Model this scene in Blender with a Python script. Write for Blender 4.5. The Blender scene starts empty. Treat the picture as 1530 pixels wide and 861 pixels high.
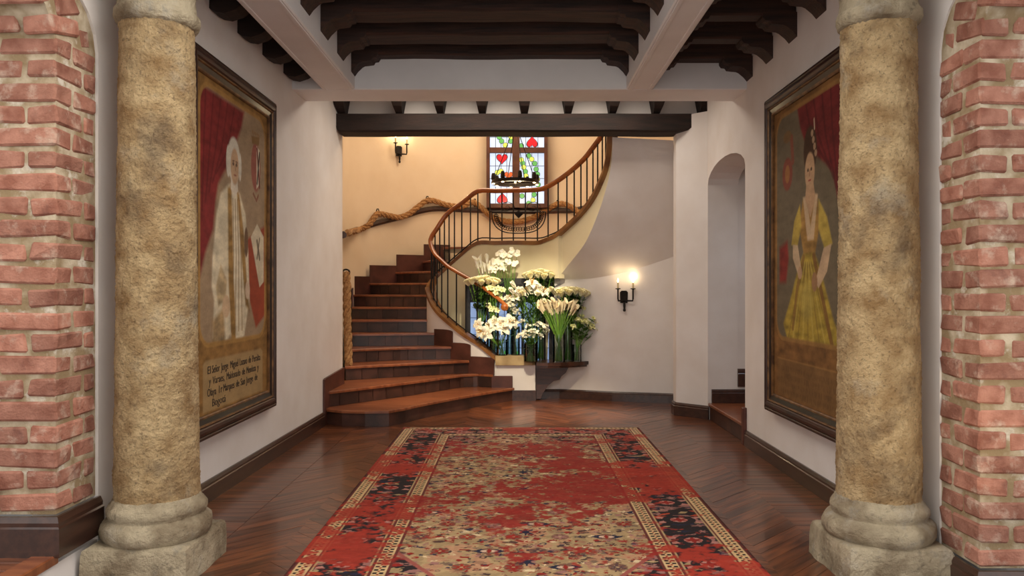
import bpy, math, random
import numpy as np
from mathutils import Vector, noise, Matrix
random.seed(7); np.random.seed(7)
S = bpy.context.scene
COL = S.collection
# ------------------------------------------------------------------ camera, world, light, exposure
F, CX, CY, H = 1150.0, 770.0, 433.0, 1.45          # focal length and vanishing point in photo pixels, eye height
cam = bpy.data.cameras.new('camera'); camo = bpy.data.objects.new('camera', cam); COL.objects.link(camo)
camo.location = (0, 0, H); camo.rotation_euler = (math.pi/2, 0, 0)
cam.sensor_width = 36; cam.lens = F*36/1530
cam.shift_x = (765-CX)/1530; cam.shift_y = (CY-430.5)/1530
cam.clip_start = .05; cam.clip_end = 100
S.camera = camo
S.view_settings.view_transform = 'Standard'; S.view_settings.look = 'None'
S.view_settings.gamma = 1; S.view_settings.use_curve_mapping = False
S.view_settings.exposure = 0.22
W = bpy.data.worlds.new('world'); S.world = W; W.use_nodes = True
W.node_tree.nodes['Background'].inputs[0].default_value = (1.0, .97, .93, 1)
W.node_tree.nodes['Background'].inputs[1].default_value = 1.3
def area(name, loc, rot, sx, sy, power, col):
    l = bpy.data.lights.new(name, 'AREA'); l.shape = 'RECTANGLE'; l.size = sx; l.size_y = sy; l.energy = power; l.color = col
    o = bpy.data.objects.new(name, l); COL.objects.link(o); o.location = loc; o.rotation_euler = rot; return o
def point(name, loc, power, col, r=.05, parent=None):
    l = bpy.data.lights.new(name, 'POINT'); l.energy = power; l.color = col; l.shadow_soft_size = r
    o = bpy.data.objects.new(name, l); COL.objects.link(o); o.location = loc; o.parent = parent; return o
def spot(name, loc, target, power, col, angle, blend=.6, r=.05):
    l = bpy.data.lights.new(name, 'SPOT'); l.energy = power; l.color = col; l.spot_size = math.radians(angle); l.spot_blend = blend; l.shadow_soft_size = r
    o = bpy.data.objects.new(name, l); COL.objects.link(o); o.location = loc
    o.rotation_euler = (Vector(target)-Vector(loc)).to_track_quat('-Z', 'Y').to_euler(); return o
WARM = (1, .74, .42)
area('hall_fill', (0, 2.6, 3.6), (0, 0, 0), 2.2, 2.2, 95, (1, .95, .88))  # added fill light out of view, standing in for ceiling fixtures
area('hall_far_fill', (0, 8.25, 3.66), (0, 0, 0), 2.6, .35, 34, (1, .88, .74))  # added fill hidden behind the cross beam, brightens the stair end
spot('stair_foot_downlight', (.6, 7.52, 3.29), (.5, 9.15, 0), 800, (1, .82, .55), 36, 1, .05)
spot('stair_fill_spot', (-.6, 7.52, 3.29), (-1.1, 9.3, .3), 330, (1, .84, .6), 40, .9, .05)  # spot added to brighten the lower treads, no fixture built
area('stair_tower_fill', (-.3, 11.2, 4.75), (0, 0, 0), 2.0, 1.4, 54, (1, .76, .52))  # unseen warm fill added at the tower top
spot('flower_spot', (.1, 7.52, 3.29), (.05, 10.2, 1.2), 520, (1, .88, .62), 30, .7, .06)
spot('passage_daylight', (3.2, 7.9, 2.6), (2.2, 7.95, .9), 14, (.8, .88, 1), 120, 1, .3)
spot('column_spot_right', (2.0, 2.4, .15), (1.9, 4.0, 1.25), 26, (1, .78, .5), 60, 1, .05)
spot('column_spot_left', (-2.0, 2.2, 3.4), (-1.85, 4.0, 1.0), 30, (1, .85, .62), 60, 1, .1)

# ------------------------------------------------------------------ helpers
def P(px, py, Y): return Vector(((px-CX)/F*Y, Y, H-(py-CY)/F*Y))
def srgb(r, g, b):
    f = lambda c: (c/255/12.92) if c/255 <= .04045 else ((c/255+.055)/1.055)**2.4
    return (f(r), f(g), f(b), 1)
class MB:
    def __init__(s): s.v = []; s.f = []
    def add(s, vs, fs):
        o = len(s.v); s.v += [tuple(v) for v in vs]; s.f += [tuple(i+o for i in f) for f in fs]; return s
    def box(s, x0, x1, y0, y1, z0, z1):
        return s.add([(x0,y0,z0),(x1,y0,z0),(x1,y1,z0),(x0,y1,z0),(x0,y0,z1),(x1,y0,z1),(x1,y1,z1),(x0,y1,z1)],
                     [(0,3,2,1),(4,5,6,7),(0,1,5,4),(1,2,6,5),(2,3,7,6),(3,0,4,7)])
    def bbox(s, x0, x1, y0, y1, z0, z1, b=.006, j=0):     # box with bevelled edges
        cx, cy, cz = (x0+x1)/2, (y0+y1)/2, (z0+z1)/2; hx, hy, hz = (x1-x0)/2, (y1-y0)/2, (z1-z0)/2
        b = min(b, hx*.45, hy*.45, hz*.45); vs = []; idx = {}
        for a in (-1,1):
            for c in (-1,1):
                for d in (-1,1):
                    jit = Vector((random.uniform(-j,j), random.uniform(-j,j), random.uniform(-j,j)))
                    for k in range(3):
                        q = [a*hx, c*hy, d*hz]
                        for m in range(3):
                            if m != k: q[m] -= math.copysign(b, q[m])
                        idx[(a,c,d,k)] = len(vs); vs.append((cx+q[0]+jit[0], cy+q[1]+jit[1], cz+q[2]+jit[2]))
        fs = []
        def I(t, k): return idx[t+(k,)]
        for k in range(3):
            o = [m for m in range(3) if m != k]
            for sg in (-1,1):
                q = []
                for (u,w) in ((-1,-1),(1,-1),(1,1),(-1,1)):
                    t = [0,0,0]; t[k] = sg; t[o[0]] = u; t[o[1]] = w; q.append(I(tuple(t), k))
                fs.append(q)
        for k in range(3):
            o = [m for m in range(3) if m != k]
            for u in (-1,1):
                for w in (-1,1):
                    t0 = [0,0,0]; t0[k] = -1; t0[o[0]] = u; t0[o[1]] = w; t1 = list(t0); t1[k] = 1
                    fs.append([I(tuple(t0),o[0]), I(tuple(t1),o[0]), I(tuple(t1),o[1]), I(tuple(t0),o[1])])
        for a in (-1,1):
            for c in (-1,1):
                for d in (-1,1): fs.append([I((a,c,d),k) for k in range(3)])
        return s.add(vs, fs)
    def prism(s, poly, fn, d0, d1):     # poly of 2d points, fn(u,v,d)->xyz
        n = len(poly); vs = [fn(u,v,d0) for u,v in poly]+[fn(u,v,d1) for u,v in poly]
        fs = [tuple(range(n)), tuple(range(2*n-1, n-1, -1))]+[(i,(i+1)%n,n+(i+1)%n,n+i) for i in range(n)]
        return s.add(vs, fs)
    def tube(s, path, r, n=8, caps=True, flat=1.0, up=(0,0,1)):
        path = [Vector(p) for p in path]; m = len(path); rs = r if isinstance(r, (list, tuple)) else [r]*m
        vs = []; prev = None
        for i, p in enumerate(path):
            t = (path[min(i+1,m-1)]-path[max(i-1,0)]); t = t.normalized() if t.length > 1e-9 else Vector((0,0,1))
            if prev is None:
                u = Vector(up)
                if abs(u.dot(t)) > .95: u = Vector((1,0,0)) if abs(t.x) < .9 else Vector((0,1,0))
            else: u = prev
            a = (u-t*u.dot(t)).normalized(); prev = a; b = t.cross(a)
            for k in range(n):
                w = 2*math.pi*k/n; vs.append(p+a*math.cos(w)*rs[i]*flat+b*math.sin(w)*rs[i])
        fs = [(i*n+k, i*n+(k+1)%n, (i+1)*n+(k+1)%n, (i+1)*n+k) for i in range(m-1) for k in range(n)]
        if caps: fs += [tuple(range(n-1,-1,-1)), tuple(range((m-1)*n, m*n))]
        return s.add(vs, fs)
    def lathe(s, prof, n=24, c=(0,0,0), caps=True):
        vs = [(c[0]+r*math.cos(2*math.pi*k/n), c[1]+r*math.sin(2*math.pi*k/n), c[2]+z) for r,z in prof for k in range(n)]; m = len(prof)
        fs = [(i*n+k, i*n+(k+1)%n, (i+1)*n+(k+1)%n, (i+1)*n+k) for i in range(m-1) for k in range(n)]
        if caps: fs += [tuple(range(n-1,-1,-1)), tuple(range((m-1)*n, m*n))]
        return s.add(vs, fs)
    def sphere(s, c, r, n=8, m=6, sc=(1,1,1)):
        vs = [(c[0], c[1], c[2]-r*sc[2])]; fs = []
        for i in range(1, m):
            a = -math.pi/2+math.pi*i/m
            for k in range(n):
                w = 2*math.pi*k/n; vs.append((c[0]+r*math.cos(a)*math.cos(w)*sc[0], c[1]+r*math.cos(a)*math.sin(w)*sc[1], c[2]+r*math.sin(a)*sc[2]))
        vs.append((c[0], c[1], c[2]+r*sc[2])); t = len(vs)-1
        for k in range(n): fs.append((0, 1+(k+1)%n, 1+k)); fs.append((t, 1+(m-2)*n+k, 1+(m-2)*n+(k+1)%n))
        for i in range(m-2):
            for k in range(n): fs.append((1+i*n+k, 1+i*n+(k+1)%n, 1+(i+1)*n+(k+1)%n, 1+(i+1)*n+k))
        return s.add(vs, fs)
    def strip(s, rows, close=False):      # rows: list of equal-length point lists -> quads
        n = len(rows[0]); vs = [p for r in rows for p in r]
        fs = [(i*n+k, i*n+k+1, (i+1)*n+k+1, (i+1)*n+k) for i in range(len(rows)-1) for k in range(n-1)]
        if close: fs += [(i*n+n-1, i*n, (i+1)*n, (i+1)*n+n-1) for i in range(len(rows)-1)]
        return s.add(vs, fs)
def wpos(o):
    v = Vector((0,0,0))
    while o is not None: v += Vector(o.location); o = o.parent
    return v
def mesh_of(mb, name, smooth=False):
    me = bpy.data.meshes.new(name); me.from_pydata(mb.v, [], mb.f); me.validate()
    import bmesh
    bm = bmesh.new(); bm.from_mesh(me); bmesh.ops.recalc_face_normals(bm, faces=bm.faces); bm.to_mesh(me); bm.free()
    if smooth:
        for p in me.polygons: p.use_smooth = True
        try: me.set_sharp_from_angle(angle=math.radians(40))
        except Exception: pass
    return me
def obj(name, mb, m, parent=None, smooth=False, world=True):   # vertices given in world space unless world=False
    if parent is not None and world:
        o = wpos(parent); mb.v = [(v[0]-o.x, v[1]-o.y, v[2]-o.z) for v in mb.v]
    me = mesh_of(mb, name, smooth); me.materials.append(m)
    ob = bpy.data.objects.new(name, me); COL.objects.link(ob); ob.parent = parent
    return ob
def tag(o, label=None, cat=None, group=None, kind=None):
    if label: o['label'] = label
    if cat: o['category'] = cat
    if group: o['group'] = group
    if kind: o['kind'] = kind
    return o
def thing(name, label, cat, loc=(0,0,0), rz=0, group=None):
    o = bpy.data.objects.new(name, None); COL.objects.link(o); o.location = loc; o.rotation_euler = (0,0,rz); o.empty_display_size = .1
    return tag(o, label, cat, group)
def struct(name, mb, m, label=None, smooth=False): return tag(obj(name, mb, m, None, smooth), label, None, None, 'structure')
def dup(o, parent=None):
    c = o.copy(); COL.objects.link(c); c.parent = parent
    for ch in [x for x in bpy.data.objects if x.parent == o]: dup(ch, c)
    return c
def crom(pts, n=6):                      # Catmull-Rom through points
    pts = [Vector(p) for p in pts]; out = []
    for i in range(len(pts)-1):
        p0, p1, p2, p3 = pts[max(i-1,0)], pts[i], pts[i+1], pts[min(i+2, len(pts)-1)]
        for k in range(n):
            t = k/n; out.append(.5*((2*p1)+(p2-p0)*t+(2*p0-5*p1+4*p2-p3)*t*t+(3*p1-p0-3*p2+p3)*t**3))
    return out+[pts[-1]]
# ------------------------------------------------------------------ materials (node based)
def mat(name, col, col2=None, rough=.6, scale=8, detail=6, bump=0, bscale=None, metal=0, stretch=(1,1,1), coat=0, objvar=0, island=False, spec=None, dist=.01, ramp=(.35,.65), trans=0):
    m = bpy.data.materials.new(name); m.use_nodes = True; nt = m.node_tree; N = nt.nodes; L = nt.links
    b = N['Principled BSDF']; b.inputs['Roughness'].default_value = rough; b.inputs['Metallic'].default_value = metal
    if coat: b.inputs['Coat Weight'].default_value = coat; b.inputs['Coat Roughness'].default_value = .12
    if spec is not None: b.inputs['Specular IOR Level'].default_value = spec
    tc = N.new('ShaderNodeTexCoord'); mp = N.new('ShaderNodeMapping'); mp.inputs['Scale'].default_value = stretch
    L.new(tc.outputs['Object'], mp.inputs[0])
    vec = mp.outputs[0]
    if objvar or island:
        if island:
            g = N.new('ShaderNodeNewGeometry'); rnd = g.outputs['Random Per Island']
        else:
            g = N.new('ShaderNodeObjectInfo'); rnd = g.outputs['Random']
        ad = N.new('ShaderNodeVectorMath'); ad.operation = 'ADD'; sc = N.new('ShaderNodeMath'); sc.operation = 'MULTIPLY'; sc.inputs[1].default_value = 37
        L.new(rnd, sc.inputs[0]); L.new(vec, ad.inputs[0]); L.new(sc.outputs[0], ad.inputs[1]); vec = ad.outputs[0]
    no = N.new('ShaderNodeTexNoise'); no.inputs['Scale'].default_value = scale; no.inputs['Detail'].default_value = detail
    L.new(vec, no.inputs['Vector'])
    cr = N.new('ShaderNodeValToRGB'); cr.color_ramp.elements[0].position = ramp[0]; cr.color_ramp.elements[1].position = ramp[1]
    cr.color_ramp.elements[0].color = col; cr.color_ramp.elements[1].color = col2 or col
    L.new(no.outputs['Fac'], cr.inputs[0]); out = cr.outputs[0]
    if objvar:
        hv = N.new('ShaderNodeHueSaturation'); mr = N.new('ShaderNodeMapRange'); mr.inputs['To Min'].default_value = 1-objvar; mr.inputs['To Max'].default_value = 1+objvar
        L.new(rnd, mr.inputs['Value']); L.new(mr.outputs[0], hv.inputs['Value']); L.new(out, hv.inputs['Color']); out = hv.outputs[0]
    L.new(out, b.inputs['Base Color'])
    if bump:
        n2 = N.new('ShaderNodeTexNoise'); n2.inputs['Scale'].default_value = bscale or scale*3; n2.inputs['Detail'].default_value = 8; n2.inputs['Roughness'].default_value = .65
        L.new(vec, n2.inputs['Vector']); bp = N.new('ShaderNodeBump'); bp.inputs['Strength'].default_value = bump; bp.inputs['Distance'].default_value = dist
        L.new(n2.outputs['Fac'], bp.inputs['Height']); L.new(bp.outputs[0], b.inputs['Normal'])
    if trans:
        b.inputs['Transmission Weight'].default_value = trans; b.inputs['IOR'].default_value = 1.3
    return m
def patches(m, col, scale, lo, hi, amt, stretch=(1,1,1)):     # stains or smears with a shape of their own
    nt = m.node_tree; N = nt.nodes; L = nt.links; b = N['Principled BSDF']; src = b.inputs['Base Color'].links[0].from_socket
    tc = N.new('ShaderNodeTexCoord'); mp = N.new('ShaderNodeMapping'); mp.inputs['Scale'].default_value = stretch; L.new(tc.outputs['Object'], mp.inputs[0])
    oi = N.new('ShaderNodeObjectInfo'); sc = N.new('ShaderNodeMath'); sc.operation = 'MULTIPLY'; sc.inputs[1].default_value = 53; L.new(oi.outputs['Random'], sc.inputs[0])
    ad = N.new('ShaderNodeVectorMath'); L.new(mp.outputs[0], ad.inputs[0]); L.new(sc.outputs[0], ad.inputs[1])
    no = N.new('ShaderNodeTexNoise'); no.inputs['Scale'].default_value = scale; no.inputs['Detail'].default_value = 8; no.inputs['Roughness'].default_value = .65; L.new(ad.outputs[0], no.inputs['Vector'])
    mr = N.new('ShaderNodeMapRange'); mr.inputs['From Min'].default_value = lo; mr.inputs['From Max'].default_value = hi; mr.inputs['To Max'].default_value = amt; L.new(no.outputs['Fac'], mr.inputs['Value'])
    mx = N.new('ShaderNodeMix'); mx.data_type = 'RGBA'; mx.inputs['B'].default_value = col; L.new(mr.outputs[0], mx.inputs['Factor']); L.new(src, mx.inputs['A']); L.new(mx.outputs['Result'], b.inputs['Base Color'])
    return m
def emit(name, col, strength, scale=0):
    m = bpy.data.materials.new(name); m.use_nodes = True; b = m.node_tree.nodes['Principled BSDF']
    b.inputs['Base Color'].default_value = (col[0]*.3, col[1]*.3, col[2]*.3, 1); b.inputs['Emission Color'].default_value = col; b.inputs['Emission Strength'].default_value = strength
    b.inputs['Roughness'].default_value = .25
    if scale:
        N = m.node_tree.nodes; L = m.node_tree.links; no = N.new('ShaderNodeTexNoise'); no.inputs['Scale'].default_value = scale
        mx = N.new('ShaderNodeMix'); mx.data_type = 'RGBA'; mx.inputs['A'].default_value = col; mx.inputs['B'].default_value = (col[0]*.55, col[1]*.62, col[2]*.75, 1)
        tc = N.new('ShaderNodeTexCoord'); L.new(tc.outputs['Object'], no.inputs['Vector']); L.new(no.outputs['Fac'], mx.inputs['Factor']); L.new(mx.outputs['Result'], b.inputs['Emission Color'])
    return m
def vcol(name, rough=.7, bump=.15, nscale=120, nmix=.25, coat=0):       # colours from the mesh attribute plus fine grain
    m = bpy.data.materials.new(name); m.use_nodes = True; nt = m.node_tree; N = nt.nodes; L = nt.links; b = N['Principled BSDF']; b.inputs['Roughness'].default_value = rough
    b.inputs['Coat Weight'].default_value = coat; b.inputs['Specular IOR Level'].default_value = .25
    a = N.new('ShaderNodeAttribute'); a.attribute_name = 'paint'; tc = N.new('ShaderNodeTexCoord')
    no = N.new('ShaderNodeTexNoise'); no.inputs['Scale'].default_value = nscale; no.inputs['Detail'].default_value = 4; L.new(tc.outputs['Object'], no.inputs['Vector'])
    hv = N.new('ShaderNodeHueSaturation'); mr = N.new('ShaderNodeMapRange'); mr.inputs['To Min'].default_value = 1-nmix*1.6; mr.inputs['To Max'].default_value = 1+nmix*1.6
    L.new(no.outputs['Fac'], mr.inputs['Value']); L.new(mr.outputs[0], hv.inputs['Value']); L.new(a.outputs['Color'], hv.inputs['Color']); L.new(hv.outputs[0], b.inputs['Base Color'])
    bp = N.new('ShaderNodeBump'); bp.inputs['Strength'].default_value = bump; bp.inputs['Distance'].default_value = .004; L.new(no.outputs['Fac'], bp.inputs['Height']); L.new(bp.outputs[0], b.inputs['Normal'])
    return m
PLASTER = mat('white_plaster', srgb(222,214,208), srgb(230,224,220), .85, 2.5, 4, .12, 14)
PLASTER_T = mat('tower_plaster', srgb(226,206,178), srgb(232,214,188), .85, 2.0, 4, .12, 12)
PLASTER_C = mat('cream_plaster', srgb(226,212,172), srgb(232,220,184), .85, 2.0, 4, .1, 12)
CEILW = mat('white_paint', srgb(226,224,224), srgb(232,230,230), .7, 3, 3, .05, 20)
BRICK = mat('red_brick', srgb(146,92,74), srgb(184,130,110), .92, 11, 8, .9, 50, objvar=.22, dist=.012)
MORTAR = mat('mortar', srgb(150,128,96), srgb(205,190,165), .95, 9, 8, .7, 45, dist=.01, ramp=(.42,.7))
STONE = mat('weathered_stone', srgb(168,132,86), srgb(226,196,148), .9, 9, 10, 1.0, 42, dist=.05, ramp=(.3,.66))
STONE_B = mat('pale_base_stone', srgb(138,120,94), srgb(204,188,158), .9, 6, 10, 1, 36, dist=.04, ramp=(.35,.62))
BASEW = mat('baseboard_wood', srgb(52,32,26), srgb(70,44,34), .32, 3, 6, .05, 20, stretch=(8,1,8), coat=.3)
DARKW = mat('dark_beam_wood', srgb(34,20,15), srgb(66,40,29), .7, 4, 8, .5, 14, stretch=(.6,7,7), dist=.01)
DARKW2 = mat('black_brown_wood', srgb(26,17,13), srgb(46,29,22), .8, 4, 8, .5, 16, stretch=(.8,6,6))
def floorwood(name, **k): return mat(name, srgb(64,34,21), srgb(120,68,40), .28, 3.2, 7, .06, 18, stretch=(1,9,1), coat=.28, **k)
PLANK = floorwood('parquet_plank', objvar=.3)
PLANKS = floorwood('parquet_far', island=True, objvar=.35)
FLOORB = mat('floor_gap', srgb(28,15,10), None, .6)
TREAD = mat('tread_wood', srgb(116,62,38), srgb(150,88,54), .3, 3, 7, .05, 20, stretch=(1,8,1), coat=.3, objvar=.1)
RISER = mat('riser_tile', srgb(50,31,24), srgb(78,48,38), .42, 5, 6, .1, 20, objvar=.3, coat=.15)
SKIRT = mat('skirting_tile', srgb(66,36,28), srgb(92,52,42), .42, 5, 6, .1, 20, objvar=.15)
RAILW = mat('handrail_wood', srgb(140,72,26), srgb(186,106,46), .25, 4, 6, .03, 20, coat=.5)
TRIMW = mat('stringer_trim_wood', srgb(104,62,34), srgb(150,104,56), .4, 5, 6, .1, 20)
CAPST = mat('cap_stone', srgb(150,124,84), srgb(186,160,116), .6, 7, 6, .2, 24)
IRON = mat('black_iron', srgb(26,22,20), srgb(40,34,30), .45, 20, 3, .2, 60, metal=.6)
ROPE = mat('rope_fibre', srgb(140,98,58), srgb(184,142,94), .95, 40, 4, .5, 140)
FRAMEW = mat('frame_wood', srgb(38,20,15), srgb(62,34,26), .42, 5, 6, .05, 30, coat=.12)
FRAMEG = mat('frame_gilt', srgb(70,44,24), srgb(126,88,48), .45, 12, 5, .1, 60, metal=.3)
FRAMEK = mat('frame_black', srgb(22,16,13), srgb(34,25,20), .45, 8, 4, .05, 30, coat=.1)
INK = mat('painted_letters', srgb(46,34,24), srgb(64,48,34), .8)
INK2 = mat('faded_letters', srgb(84,58,34), srgb(96,68,42), .8)
WINW = mat('window_wood', srgb(70,38,26), srgb(96,54,36), .5, 6, 5, .1, 30)
LEAD = mat('lead_came', srgb(34,36,38), None, .5, metal=.3)
GLASS_W = emit('leaded_glass_clear', (.78,.87,1,1), .95, 3)
GLASS_B = emit('leaded_glass_blue', (.42,.56,.85,1), .6, 3)
GLASS_R = emit('leaded_glass_red', (.8,.02,.03,1), .75)
GLASS_O = emit('leaded_glass_orange', (.95,.16,.04,1), .7)
GLASS_G = emit('leaded_glass_green', (.16,.5,.12,1), .8)
GLASS_Y = emit('leaded_glass_yellow', (.72,.8,.12,1), .9)
FLAME = emit('bulb_flame', (1,.72,.36,1), 9)
CANDLE = mat('candle_tube', srgb(206,190,150), srgb(190,170,130), .6)
TABLEW = mat('console_wood', srgb(40,22,15), srgb(74,42,28), .3, 4, 6, .06, 20, stretch=(1,6,6), coat=.4)
PETAL = mat('white_petal', srgb(253,250,236), srgb(246,240,208), .6, 20, 3)
PETALY = mat('cream_petal', srgb(252,246,214), srgb(246,234,180), .6, 14, 3)
PETALP = mat('calla_petal', srgb(246,232,196), srgb(226,204,160), .55, 10, 3)
PETALG = mat('green_yellow_petal', srgb(226,226,140), srgb(240,236,190), .6, 30, 3)
STEM = mat('green_stem', srgb(84,130,40), srgb(120,160,60), .5, 10, 3)
LEAF = mat('green_leaf', srgb(46,84,28), srgb(84,128,44), .5, 8, 3)
LEAFD = mat('dark_leaf', srgb(30,56,24), srgb(52,84,36), .5, 8, 3)
STAMEN = mat('yellow_stamen', srgb(206,150,40), None, .6)
patches(BRICK, srgb(214,192,172), 9, .54, .70, .7); patches(BRICK, srgb(96,58,52), 7, .58, .75, .7)
patches(MORTAR, srgb(222,214,200), 7, .56, .66, .8); patches(STONE, srgb(108,90,72), 2.6, .54, .7, .75); patches(STONE, srgb(200,186,162), 3.3, .57, .7, .6); patches(STONE, srgb(92,70,48), 60, .54, .68, .6)
patches(STONE_B, srgb(92,82,68), 20, .56, .7, .6); patches(STONE_B, srgb(222,214,198), 5, .55, .7, .5)
VASE = bpy.data.materials.new('clear_glass'); VASE.use_nodes = True
def _glass():
    N = VASE.node_tree.nodes; L = VASE.node_tree.links; N.remove(N['Principled BSDF']); t = N.new('ShaderNodeBsdfTransparent'); t.inputs[0].default_value = (.9,.95,.92,1)
    g = N.new('ShaderNodeBsdfGlossy'); g.inputs['Roughness'].default_value = .03; fr = N.new('ShaderNodeFresnel'); fr.inputs[0].default_value = 1.45; mx = N.new('ShaderNodeMixShader')
    L.new(fr.outputs[0], mx.inputs[0]); L.new(t.outputs[0], mx.inputs[1]); L.new(g.outputs[0], mx.inputs[2]); L.new(mx.outputs[0], N['Material Output'].inputs[0])
_glass()

# ------------------------------------------------------------------ hall shell
XL = lambda Y: -2.14+(Y-4)*.021
XR = lambda Y: 2.15
ZC = 4.05
def arch_top(Yc, z0, R, n=6):   # rounded corner of a wide opening, from the jamb (Yc,z0) up and towards the viewer
    return [(Yc-R*1.7*(1-math.cos(a)), z0+R*math.sin(a)) for a in [math.pi/2*k/n for k in range(n+1)]]
def side_wall(name, X, sgn, Ya, z0, door=False, Yend=9.05):
    cor = arch_top(Ya, z0, .36)
    poly = [(Ya, 0)]
    if door:
        poly += [(7.2, 0), (7.2, 2.62)]+[(7.9-.7*math.cos(a), 2.62+.2*math.sin(a)) for a in [math.pi*k/10 for k in range(11)]]+[(8.6, 2.62), (8.6, 0)]
        poly += [(8.62, 0), (8.62, ZC)]
    else: poly += [(Yend, 0), (Yend, ZC)]
    poly += [(-1.5, ZC), (-1.5, cor[-1][1])]+cor[::-1]
    mb = MB(); mb.prism(poly, lambda u, v, d: (X(u)+sgn*d, u, v), 0, .34)
    return struct(name, mb, PLASTER)
wl = side_wall('wall_left', XL, -1, 3.95, 2.66)
wr = side_wall('wall_right', XR, 1, 3.9, 2.66, True)
mb = MB(); mb.box(-5, 5, -1.5, 13.3, -.2, -.012)
fl = struct('floor', mb, FLOORB)
mb = MB(); mb.box(-2.6, 2.6, -1.5, 9.1, ZC, ZC+.15)
cl = struct('ceiling', mb, CEILW)
# wall above the stair opening, pier, wall behind the right doorway
mb = MB(); mb.box(-2.4, 2.5, 8.92, 9.08, 3.40, ZC); struct('wall_back', mb, PLASTER)
mb = MB(); mb.prism([(2.17,8.6),(1.86,8.9),(1.86,9.06),(2.16,9.3),(2.5,9.3),(2.5,8.62)], lambda u,v,d: (u,v,d), 0, 3.45)
struct('wall_pier', mb, PLASTER)
mb = MB(); mb.box(2.49, 4.2, 8.603, 8.8, 0, 3.6); struct('wall_passage_far', mb, PLASTER)
mb = MB(); mb.box(2.5, 4.2, 7.0, 7.2, 0, 3.6); struct('wall_passage_near', mb, PLASTER)
mb = MB(); mb.box(4.2, 4.3, 7.0, 8.8, 0, 3.6); struct('wall_passage_end', mb, PLASTER)
mb = MB(); mb.box(2.5, 4.3, 7.0, 8.8, 3.6, 3.7); struct('ceiling_passage', mb, CEILW)
# passage steps
st = thing('passage_steps', 'dark brown wooden steps rising inside the arched doorway', 'steps', (2.3, 7.9, 0))
mb = MB(); mb.box(2.17, 2.62, 7.21, 8.59, 0, .15); obj('riser', mb, RISER, st)
mb = MB(); mb.bbox(2.15, 2.62, 7.21, 8.59, .15, .185); obj('tread', mb, TREAD, st)
mb = MB(); mb.box(2.62, 3.1, 7.21, 8.59, 0, .33); obj('riser', mb, RISER, st)
mb = MB(); mb.bbox(2.6, 3.1, 7.21, 8.59, .33, .365); obj('tread', mb, TREAD, st)
mb = MB(); mb.box(3.1, 4.19, 7.21, 8.59, 0, .54); obj('landing', mb, TREAD, st)
# ------------------------------------------------------------------ baseboards
def base_prof(h=.145, t=.028): return [(0,0),(t,0),(t,h*.72),(t*.75,h*.76),(t*.8,h*.86),(t*.45,h),(0,h)]
def baseboard(name, path, z0=0, h=.145, side=1, t=.028):
    """path: list of plan points, profile offset to the left (side=1) of the travelling direction"""
    prof = base_prof(h, t); rows = []; n = len(path); pts = [Vector((p[0], p[1], 0)) for p in path]
    zs = [(p[2] if len(p) > 2 else z0) for p in path]
    for i in range(n):
        d0 = (pts[i]-pts[max(i-1,0)]); d1 = (pts[min(i+1,n-1)]-pts[i])
        d0 = d0.normalized() if d0.length > 0 else d1.normalized(); d1 = d1.normalized() if d1.length > 0 else d0
        n0 = Vector((-d0.y, d0.x, 0)); n1 = Vector((-d1.y, d1.x, 0)); nn = (n0+n1).normalized(); k = 1/max(.4, nn.dot(n0))
        rows.append([pts[i]+nn*(side*u*k)+Vector((0,0,zs[i]+v)) for u,v in prof])
    mb = MB(); m = len(prof); mb.strip(rows, close=True); mb.f.append(tuple(range(m-1,-1,-1))); mb.f.append(tuple(range((n-1)*m, n*m)))
    return struct(name, mb, BASEW)
baseboard('baseboard_left', [(XL(3.97)+.001, 3.97), (XL(8.2)+.001, 8.2)], side=-1)
baseboard('baseboard_right', [(2.149, 3.92), (2.149, 7.17)], side=1)
baseboard('baseboard_pier', [(2.168, 8.6), (1.858, 8.9), (1.858, 9.05)], side=1, h=.15)
baseboard('baseboard_passage', [(2.19, 8.598), (2.6, 8.598)], z0=.187, side=-1, h=.15)
baseboard('baseboard_passage_upper', [(2.48, 8.597), (3.08, 8.597)], z0=.367, side=-1, h=.2)
mb = MB(); mb.bbox(2.115, 2.16, 7.15, 7.21, 0, .35); struct('trim_1', mb, SKIRT)
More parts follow.
